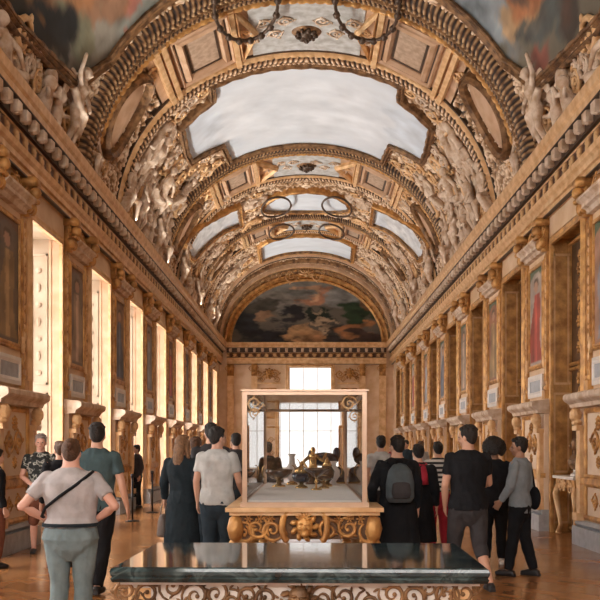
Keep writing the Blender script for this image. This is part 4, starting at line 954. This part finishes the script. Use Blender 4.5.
# ================================================================== CARVED STAND WITH THE LONG GLASS CASE
cx = -.02; ya, yb = 9.4, 14.1; hw = .67
root = empty('carved_stand', 'gilded carved stand with scrollwork apron under the glass case', 'table', None, (cx, (ya+yb)/2, 0))
b = MB(); b.box((cx-.80, ya-.10, .86), (cx+.80, yb+.10, .90)); b.box((cx-.84, ya-.14, .90), (cx+.84, yb+.14, .945)); b.build('top', M['gold_pale'], root)
b = MB(); b.box((cx-.74, ya-.02, .60), (cx+.74, yb+.02, .86)); b.build('apron', M['umber'], root)
g = MB(); f_ = lambda x, z, h: (x, ya-.02-h, z)
for e in (-1, 1):
    for i in range(3): g.scroll(cx+e*(.30+.19*i), .73+(.03 if i % 2 else -.03), .13, i*1.1, e, .0, 1.5, .13)
    g.ell((cx+e*.74, .72, .03), (.09, .16, .09), 8, 6)
    for q in range(4): g.rosette(cx+e*(.36+.12*q), .82, .05, .02, 6)
g.mask(cx, .74, .15, .04, 1); g.shell(cx, .82, .10, 0, .06)
for e in (-1, 1): g.tube([(cx+e*(.17+.07*math.cos(t)), .74+.16*math.sin(t), .05) for t in np.linspace(-1.5, 1.5, 9)], .035, 8)
g.build('apron_carving', M['gold'], root, f_, True)
g = MB()
for sx in (-1, 1):
    for i in range(12): g.scroll(sx*.74, 0, .13, 0, 1, 0) if False else g.ell((cx+sx*.75, ya+.2+i*.39, .73), (.05, .17, .10), 8, 5)
g.build('side_carving', M['gold'], root, None, True)
for sx in (-1, 1):
    for y in (ya+.08, (ya+yb)/2, yb-.08):
        b = MB(); x = cx+sx*.66
        b.tube([(x, y, .64), (x+sx*.07, y, .52), (x+sx*.04, y, .34), (x-sx*.03, y, .18), (x+sx*.02, y, .06)], [.10, .11, .07, .05, .07], 10); b.ell((x+sx*.02, y, .05), (.09, .09, .05), 10, 6); b.build('leg', M['gold'], root, None, True)
root = empty('glass_case', 'long glass display case in a pale rose-gilt frame on the carved stand', 'display case', None, (cx, (ya+yb)/2, .945))
f = .05; z0, z1 = .945, 2.20
for x in (cx-hw, cx+hw-f):
    for y in (ya, yb-f):
        b = MB(); b.box((x, y, z0+.05), (x+f, y+f, z1-f)); b.build('corner_post', M['case_metal'], root)
b = MB(); b.box((cx-hw-.02, ya-.02, z0), (cx+hw+.02, yb+.02, z0+.05)); b.build('base_frame', M['case_metal'], root)
b = MB()
for y in (ya, yb-f): b.box((cx-hw, y, z1-f), (cx+hw, y+f, z1-.013))
for x in (cx-hw, cx+hw-f): b.box((x, ya+f, z1-f), (x+f, yb-f, z1-.013))
for y in (ya-.02, yb-f-.01): b.box((cx-hw-.02, y, z1-.012), (cx+hw+.02, y+f+.03, z1+.008))
for x in (cx-hw-.02, cx+hw-f-.01): b.box((x, ya+f, z1-.012), (x+f+.03, yb-f, z1+.008))
b.build('top_frame', M['case_metal'], root)
g = MB()
for e in (-1, 1): g.scroll(cx+e*(hw-.16), z1-.14, .09, 0, e, 0); g.scroll(cx+e*(hw-.13), z1-.26, .06, PI/2*e, e, 0)
g.build('corner_ornament', M['gold_pale'], root, lambda x, z, h: (x, ya+.06-h*.3, z), True)
for nm, a, c in (('front_glass', (cx-hw+f, ya+.02, z0+.05), (cx+hw-f, ya+.026, z1-f)), ('back_glass', (cx-hw+f, yb-.026, z0+.05), (cx+hw-f, yb-.02, z1-f)), ('side_glass', (cx-hw+.02, ya+f, z0+.05), (cx-hw+.026, yb-f, z1-f)), ('side_glass', (cx+hw-.026, ya+f, z0+.05), (cx+hw-.02, yb-f, z1-f)), ('top_glass', (cx-hw+f, ya+f, z1-.03), (cx+hw-f, yb-f, z1-.024))):
    b = MB(); b.box(a, c); b.build(nm, M['glass'], root)
b = MB(); b.box((cx-hw+.06, ya+.07, z0+.05), (cx+hw-.06, yb-.07, z0+.068)); b.build('display_floor', M['display'], root)
zb = z0+.068
def vessel(nm, label, x, y, parts, cat='vessel'):
    root = bpy.data.objects.new(nm, None); COL.objects.link(root); root.location = (x, y, zb)
    tag(root, label, cat, 'precious vessels in the glass case')
    for pn, prof, mt in parts:
        b = MB(); 
        if callable(prof): prof(b)
        else: b.lathe(prof)
        b.build(pn, M[mt], root, None, True)
def handle(sx, r, z): return lambda b: b.tube([(sx*(r+.05*math.sin(t)), 0, z+.09*math.cos(t)) for t in np.linspace(0, PI, 9)], .008, 6)
vessel('agate_bowl', 'wide dark agate bowl with two handles at the left of the glass case', -.40, 12.6, [('foot', [(.0, 0), (.10, 0), (.10, .02), (.035, .04), (.03, .10)], 'crystal_gold'), ('bowl', [(.03, .10), (.12, .13), (.19, .20), (.20, .25), (.18, .25), (.10, .17), (0, .14)], 'agate'), ('handle', handle(1, .19, .22), 'crystal_gold'), ('handle', handle(-1, .19, .22), 'crystal_gold')])
vessel('gilt_ewer', 'gilt ewer with a slender neck behind the dark bowl', -.22, 13.2, [('foot', [(0, 0), (.09, 0), (.08, .03), (.03, .06)], 'crystal_gold'), ('body', [(.03, .06), (.10, .14), (.11, .22), (.05, .32), (.04, .42), (.065, .47), (0, .47)], 'enamel'), ('handle', handle(1, .07, .3), 'crystal_gold')])
vessel('lapis_cup', 'round dark lapis cup with a gilt rim left of the middle', -.07, 12.2, [('foot', [(0, 0), (.09, 0), (.085, .02), (.03, .05), (.03, .07)], 'crystal_gold'), ('bowl', [(.03, .07), (.10, .09), (.135, .15), (.13, .21), (.11, .21), (0, .12)], 'lapis'), ('lid', [(.115, .21), (.09, .27), (.03, .31), (.02, .36), (0, .38)], 'crystal_gold')])
vessel('stemmed_goblet', 'tall goblet with a dark conical bowl on a thin stem', .13, 11.7, [('foot', [(0, 0), (.08, 0), (.07, .015), (.015, .03)], 'crystal_gold'), ('stem', [(.015, .03), (.012, .09), (.03, .11), (.012, .13), (.014, .16)], 'crystal_gold'), ('bowl', [(.014, .16), (.07, .20), (.17, .275), (.18, .29), (.15, .285), (.06, .21), (0, .19)], 'agate')])
vessel('gilt_statuette', 'jewelled statuette on a plinth near the middle', .10, 13.5, [('plinth', [(0, 0), (.12, 0), (.12, .05), (.09, .08), (.09, .14), (0, .14)], 'agate'), ('figure', lambda b: (lim(b, [(0, 0, .16), (0, 0, .30), (0, 0, .42)], [.09, .06, .065]), b.ell((0, 0, .52), (.04, .045, .055), 10, 7), lim(b, [(.06, 0, .42), (.15, 0, .36), (.2, 0, .46)], [.03, .025, .02]), lim(b, [(-.06, 0, .42), (-.15, 0, .34), (-.1, -.06, .26)], [.03, .025, .02])), 'crystal_gold')], 'statuette')
vessel('lapis_nef', 'dark lapis boat-shaped vessel raised on a stem', .27, 13.7, [('foot', [(0, 0), (.11, 0), (.10, .03), (.03, .06), (.03, .28)], 'crystal_gold'), ('hull', lambda b: (b.ell((0, 0, .38), (.24, .11, .11), 16, 8), b.ell((.2, 0, .47), (.06, .04, .1), 8, 6), b.ell((-.2, 0, .45), (.05, .04, .08), 8, 6)), 'lapis')])
vessel('covered_vase', 'gilt covered vase in front of the boat-shaped vessel', .30, 12.7, [('foot', [(0, 0), (.08, 0), (.07, .03), (.03, .05)], 'crystal_gold'), ('body', [(.03, .05), (.09, .12), (.11, .22), (.06, .30)], 'agate'), ('lid', [(.075, .30), (.05, .35), (.02, .40), (0, .43)], 'crystal_gold')])
vessel('crystal_ewer', 'pale ewer at the right of the glass case', .40, 13.1, [('body', [(0, 0), (.09, 0), (.04, .05), (.10, .14), (.10, .22), (.04, .30), (.06, .36), (0, .36)], 'enamel'), ('handle', handle(1, .08, .22), 'crystal_gold')])
vessel('lapis_casket', 'dark casket with a domed lid at the far right of the glass case', .46, 13.7, [('body', lambda b: b.box((-.13, -.09, 0), (.13, .09, .18)), 'lapis'), ('lid', lambda b: b.ell((0, 0, .18), (.13, .09, .09), 14, 7), 'lapis'), ('foot', lambda b: b.box((-.14, -.10, 0), (.14, .10, .03)), 'crystal_gold')], 'casket')
vessel('agate_tazza', 'low dark tazza between the goblet and the vase', .24, 12.1, [('foot', [(0, 0), (.08, 0), (.07, .02), (.02, .04), (.02, .10)], 'crystal_gold'), ('bowl', [(.02, .10), (.10, .13), (.14, .17), (.13, .18), (0, .14)], 'agate')])

# ---- console tables and their busts in the recesses on the right
for j, c in ((1, 15.4),):
    fn = sidewall(1); lab = ('gilded console table with a pale top in the recess nearest the camera, right wall' if j == 0 else 'gilded console table with a pale top in the right recess beside the denim jacket')
    root = empty('console_table', lab, 'table', 'console tables in the right recesses', (WX+.15, c, 0))
    b = MB(); b.box((c-.62, 1.02, -.40), (c+.62, 1.07, .10)); b.build('table_top', M['white_cream'], root, fn)
    b = MB(); b.box((c-.56, .86, -.38), (c+.56, 1.02, .05)); b.build('apron', M['gold'], root, fn)
    g = MB(); g.mask(c, .92, .11, .06, 1)
    for e in (-1, 1): g.scroll(c+e*.28, .9, .12, 0, e, .05)
    g.build('apron_carving', M['gold_pale'], root, fn, True)
    for e in (-1, 1):
        for q in (-.33, .02):
            b = MB(); b.tube([(c+e*.5, .88, q), (c+e*.57, .74, q+.03), (c+e*.52, .45, q), (c+e*.44, .2, q-.02), (c+e*.5, .04, q)], [.06, .065, .045, .035, .05], 8); b.ell((c+e*.5, .035, q), (.06, .035, .06), 8, 5); b.build('leg', M['gold_pale'], root, fn, True)
    root = empty('bronze_bust', 'dark gilt bust on the gilded console table in the right recess', 'bust', 'busts on the console tables', (WX+.15, c, 1.07))
    b = MB(); b.lathe([(0, 0), (.11, 0), (.10, .04), (.05, .07), (.06, .14), (0, .14)], (WX+.15, c, 1.07), 14); b.build('socle', M['white_cream'], root)
    b = MB(); p = V3(WX+.15, c, 1.2); b.ell(p+V3(0, 0, .12), (.13, .2, .15), 14, 8); b.ell(p+V3(-.02, 0, .12), (.13, .15, .12), 12, 8); lim(b, [p+V3(0, 0, .22), p+V3(0, 0, .33)], [.065, .06]); b.ell(p+V3(0, 0, .42), (.10, .08, .125), 14, 9); b.ell(p+V3(-.10, 0, .40), (.03, .018, .03), 8, 5); b.ell(p+V3(.02, 0, .46), (.11, .095, .11), 12, 7)
    b.build('bust', M['gold_dark'], root, None, True)

# ================================================================== VISITORS
def strap(root, pts, r, m, name='strap'):
    b = MB(); b.tube(pts, r, 8, True); o = b.build(name, M[m], root, None, True); return o
HIP = ((.40, -.10, 1.17), (.205, .05, 1.035))
r_, J, s = person('person in a pale grey t-shirt and pale jeans, hands on hips, seen from behind', px2x(71, 7.3), 7.3, 1.655, hair='h_brown', style='bun', top='c_grey', top_hem=.985, sleeve=.58, bottom='c_jean', wide=1.36, armL=HIP, armR=HIP, skin='skin_pink', yaw=.05, vox=.011, body_vox=.0085, belt='c_navy', legL=((.10, .02, .48), (.12, 0, .085)), legR=((.10, .02, .48), (.12, 0, .085)))
strap(r_, [(.20, -.03, 1.47), (.17, -.10, 1.44), (.08, -.178, 1.36), (-.06, -.186, 1.26), (-.19, -.145, 1.16), (-.245, -.04, 1.08), (-.22, .09, 1.04)], .014, 'c_black')
r_.children[-1]['label'] = 'black crossbody strap'
person('person in a dark teal t-shirt and black trousers walking away', px2x(97, 9.5), 9.5, 1.84, hair='h_dark', top='c_teal', top_hem=.86, sleeve=.55, bottom='c_black', yaw=-.08, vox=.012, body_vox=.009, armR=((.27, -.02, 1.13), (.30, .06, .89)), legL=((.07, .10, .50), (.06, .05, .10)), legR=((.07, .0, .48), (.05, -.15, .10)), headyaw=.15, wide=1.06)
person('person in a black and white printed shirt facing the camera by the left wall', px2x(41, 13), 13.0, 1.77, hair='h_grey', top='c_camo', top_hem=.88, sleeve=.55, bottom='c_brown', leg_end=.5, skin='skin_pink', yaw=PI+.2, armL=((.26, .05, 1.14), (.12, .24, 1.05)), armR=((.26, .05, 1.14), (.10, .24, 1.02)), wide=1.05)
person('person with brown hair in black, half hidden behind the pale grey t-shirt', px2x(60, 11.6), 11.6, 1.66, hair='h_brown', style='bun', top='c_black', bottom='c_brown', sleeve=1, yaw=.6)
person('person in dark clothes cut off by the left picture edge', px2x(-4, 11.5), 11.5, 1.56, hair='h_dark', top='c_black', sleeve=1, bottom='c_brown', yaw=-.9)
LG = ((.25, -.06, 1.14), (.26, .06, .90))
r1, J1, s1 = person('person with long fair hair in a long dark dress holding a taupe bag', px2x(182, 10.9), 10.9, 1.73, hair='h_blond', style='long', top='c_navy', skirt=.35, top_hem=.9, sleeve=1, bottom='c_navy', yaw=-.35, armL=((.27, .02, 1.14), (.30, .10, .93)), armR=LG, vox=.012, headyaw=-.25, wide=1.02)
person('person in an off-white t-shirt and dark jeans standing left of the glass case', px2x(217, 10.6), 10.6, 1.82, hair='h_dark', top='c_white', top_hem=.86, sleeve=.55, bottom='c_dkjean', yaw=-.25, headyaw=-.55, vox=.012, body_vox=.009, armR=((.26, .03, 1.13), (.24, .22, .98)), wide=1.15)
person('tall dark-haired person behind the off-white t-shirt', px2x(211, 11.9), 11.9, 1.90, hair='h_dark', style='short', top='c_grey_dk', sleeve=1, bottom='c_dkjean', yaw=.3)
person('person in dark clothes behind the long-haired visitor', px2x(196, 12.8), 12.8, 1.72, hair='h_brown', top='c_black', sleeve=1, bottom='c_dkjean', yaw=-.4)
person('dark-haired person left of the glass case, farther back', px2x(236, 14.6), 14.6, 1.80, hair='h_dark', top='c_grey_dk', sleeve=1, bottom='c_dkjean', yaw=.2)
person('person in black seen through the left end of the glass case', px2x(268, 16.0), 16.0, 1.66, hair='h_dark', top='c_black', sleeve=1, bottom='c_black', yaw=.1)
person('person in a pale shirt with a red strap right of the glass case', px2x(381, 14.6), 14.6, 1.76, hair='h_dark', top='c_white', sleeve=.55, bottom='c_grey_dk', yaw=.15)
strap(bpy.data.objects[[o.name for o in bpy.data.objects if o.name.startswith('person') and o.get('label', '').endswith('red strap right of the glass case')][0]], [(.16, .1, 1.46), (.17, 0, 1.50), (.16, -.11, 1.44), (.10, -.155, 1.30), (.02, -.15, 1.12)], .02, 'c_red')
r2, J2, s2 = person('person in a long black coat wearing a slate backpack', px2x(397, 10.2), 10.2, 1.71, hair='h_dark', style='short', top='c_black', skirt=.42, top_hem=.85, sleeve=1, bottom='c_black', yaw=.05, wide=1.22, vox=.012, jacket=True, headyaw=.5, armL=((.30, -.02, 1.13), (.27, .12, .92)))
person('person in a black coat and red scarf beside the backpack wearer', px2x(418, 11.3), 11.3, 1.62, hair='h_dark', style='bun', top='c_black', skirt=.40, top_hem=.85, sleeve=1, bottom='c_black', yaw=-.2, wide=1.1, headyaw=.4)
b = MB(); b.tube([(.10*math.cos(t), .01+.09*math.sin(t), 1.46+.015*math.sin(2*t)) for t in np.linspace(0, 2*PI, 20)], .038, 8, False); b.tube([(.08, -.10, 1.44), (.10, -.15, 1.34), (.11, -.16, 1.2)], [.04, .045, .05], 8); b.build('scarf', M['c_red'], [o for o in bpy.data.objects if 'red scarf' in o.get('label', '')][0], None, True)
person('person in a black and white striped top and red trousers', px2x(438, 13.2), 13.2, 1.66, hair='h_dark', style='bun', top='c_stripe', top_hem=.97, sleeve=.55, bottom='c_red', leg_end=.12, yaw=.2, vox=.013, wide=1.05, armL=((.25, .03, 1.14), (.20, .2, 1.02)))
person('person in a black t-shirt and charcoal cropped trousers walking away', px2x(468, 9.7), 9.7, 1.82, hair='h_dark', top='c_black', top_hem=.86, sleeve=.55, bottom='c_grey_dk', leg_end=.36, yaw=.1, headyaw=.75, vox=.012, body_vox=.009, wide=1.14, armL=((.25, .0, 1.13), (.22, .12, .90)), armR=((.26, .10, 1.14), (.17, .26, 1.1)), legL=((.12, .12, .50), (.16, .12, .09)), legR=((.12, -.02, .48), (.16, -.26, .12)), shoes='shoe_dk')
person('person with big curly dark hair in a black jacket', px2x(494, 11.9), 11.9, 1.66, hair='h_dark', style='curly', top='c_black', top_hem=.80, sleeve=1, bottom='c_black', yaw=-.2, vox=.012, shoes='shoe_lt', wide=1.1, skin='skin_dark', jacket=True, armL=((.27, -.02, 1.13), (.27, .10, .90)))
r3, J3, s3 = person('person in a faded denim jacket and dark trousers turned to the left', px2x(520, 10.8), 10.8, 1.70, hair='h_dark', style='short', top='c_denim', top_hem=.80, sleeve=1, bottom='c_black', yaw=.95, headyaw=.4, vox=.012, skin='skin_dark', jacket=True, armL=((.24, .03, 1.14), (.20, .18, .95)), armR=((.24, -.02, 1.13), (.24, .10, .92)), legL=((.11, .05, .48), (.13, .10, .085)), legR=((.09, -.03, .48), (.10, -.14, .085)))
person('distant visitor in a pale top beyond the striped top', px2x(421, 24), 24, 1.72, hair='h_brown', top='c_white', bottom='c_dkjean', vox=.02, yaw=.5)
person('distant visitor in dark clothes on the right of the far floor', px2x(406, 26), 26, 1.76, hair='h_dark', top='c_navy', sleeve=1, bottom='c_black', vox=.02, yaw=2.5)
person('distant visitor in dark clothes with a bag, on the left of the far floor', px2x(137, 22.5), 22.5, 1.62, hair='h_dark', top='c_grey_dk', sleeve=1, bottom='c_black', vox=.02, yaw=2.2)
person('distant visitor in brown beside the left windows', px2x(233, 27), 27, 1.8, hair='h_brown', top='c_brown', sleeve=1, bottom='c_black', vox=.02, yaw=2.8)
# bags are things of their own
def bag(nm, label, loc, yaw, build):
    root = bpy.data.objects.new(nm, None); COL.objects.link(root); root.location = loc; root.rotation_euler = (0, 0, yaw); tag(root, label, 'bag'); build(root)
def backpack(root):
    b = MB(); b.rings([(0, -.02, 0, .13, .08), (0, -.035, .06, .165, .105), (0, -.035, .22, .165, .105), (0, -.02, .36, .135, .085), (0, 0, .43, .08, .05), (0, .01, .45, .03, .02)], 16); remesh(b, 'bag_body', M['c_pack'], .012, 2, root)
    b = MB(); b.rings([(0, -.12, .05, .10, .045), (0, -.135, .12, .115, .05), (0, -.12, .22, .10, .035), (0, -.10, .25, .05, .02)], 14); remesh(b, 'front_pocket', M['c_grey_dk'], .012, 1, root)
    for e in (-1, 1):
        b = MB(); b.tube([(e*.09, .02, .40), (e*.12, .08, .47), (e*.135, .20, .44), (e*.14, .26, .30), (e*.15, .20, .12), (e*.13, .05, .06)], .018, 8); b.build('shoulder_strap', M['c_black'], root, None, True)
    b = MB(); b.tube([(-.04, 0, .43), (-.03, -.02, .49), (.03, -.02, .49), (.04, 0, .43)], .01, 6); b.build('grab_handle', M['c_black'], root, None, True)
w = pworld(r2, (0, -.20, .98)); bag('backpack', 'slate nylon backpack with shoulder straps on the black coat', w, .05, backpack)
def handbag(root):
    b = MB(); b.rings([(0, 0, -.40, .09, .17), (0, 0, -.38, .10, .19), (0, 0, -.2, .085, .17), (0, 0, -.12, .05, .14)], 16); remesh(b, 'bag_body', M['c_bag'], .012, 1, root)
    for e in (-1, 1):
        b = MB(); b.tube([(e*.03, .10*math.cos(t), -.14+.15*math.sin(t)) for t in np.linspace(0, PI, 10)], .009, 6); b.build('handle', M['c_bag'], root, None, True)
w = pworld(r1, J1[-1]['wr']+V3(0, .02, -.06)); bag('handbag', 'taupe leather handbag hanging from the hand of the long-haired visitor', w, -.2, handbag)
def sling(root):
    b = MB(); b.ell((0, 0, 0), (.05, .10, .15), 14, 8); remesh(b, 'bag_body', M['c_black'], .012, 1, root)
    b = MB(); b.tube([(0, 0, .14), (-.01, .02, .28), (-.03, .04, .44)], .012, 6); b.build('strap', M['c_black'], root, None, True)
w = pworld(r3, (.24, -.10, .98)); bag('shoulder_bag', 'small black shoulder bag behind the denim jacket', w, .5, sling)
# barrier posts beside the left windows
for j, (x, y) in enumerate(((-3.7, 18.6), (-3.7, 21.0))):
    root = bpy.data.objects.new('barrier_post', None); COL.objects.link(root); root.location = (x, y, 0); tag(root, 'slim black barrier post by the left wall, %s from the camera' % ('nearer' if j == 0 else 'farther'), 'barrier post', 'barrier posts')
    b = MB(); b.lathe([(0, 0), (.15, 0), (.15, .015), (.03, .03)]); b.build('base', M['steel'], root, None, True)
    b = MB(); b.lathe([(.022, .03), (.022, .95), (0, .95)]); b.build('pole', M['steel'], root, None, True)
    b = MB(); b.lathe([(0, .93), (.035, .93), (.035, 1.0), (0, 1.01)]); b.build('cap', M['steel'], root, None, True)

cleanup_tags()
# ================================================================== LIGHT AND CAMERA
w = bpy.data.worlds.new('hall_world'); SC.world = w; w.use_nodes = True
w.node_tree.nodes['Background'].inputs[0].default_value = (1., .95, .90, 1); w.node_tree.nodes['Background'].inputs[1].default_value = .6
def area(name, loc, rot, sx, sy, power, col):
    l = bpy.data.lights.new(name, 'AREA'); l.shape = 'RECTANGLE'; l.size = sx; l.size_y = sy; l.energy = power; l.color = col
    o = bpy.data.objects.new(name, l); COL.objects.link(o); o.location = loc; o.rotation_euler = rot; return o
for sg, pw in ((-1, 380), (1, 45)):          # cove lamps on the lips of the cornices, turned to the opposite flank
    area('cove_lamp', (sg*4.16, 27, 7.08), (0, PI-sg*.72, 0), .10, 36, pw, (1., .95, .87)).data.spread = math.radians(100)
cam = bpy.data.cameras.new('camera'); co = bpy.data.objects.new('camera', cam); COL.objects.link(co)
co.location = (0, 0, 1.6); co.rotation_euler = (PI/2, 0, 0); cam.sensor_width = 36; cam.lens = 36*875/600; cam.shift_x = -6.5/600; cam.shift_y = 146/600; cam.clip_end = 200
SC.camera = co
SC.view_settings.view_transform = 'Standard'; SC.view_settings.look = 'None'; SC.view_settings.gamma = 1; SC.view_settings.use_curve_mapping = False
SC.view_settings.exposure = .68
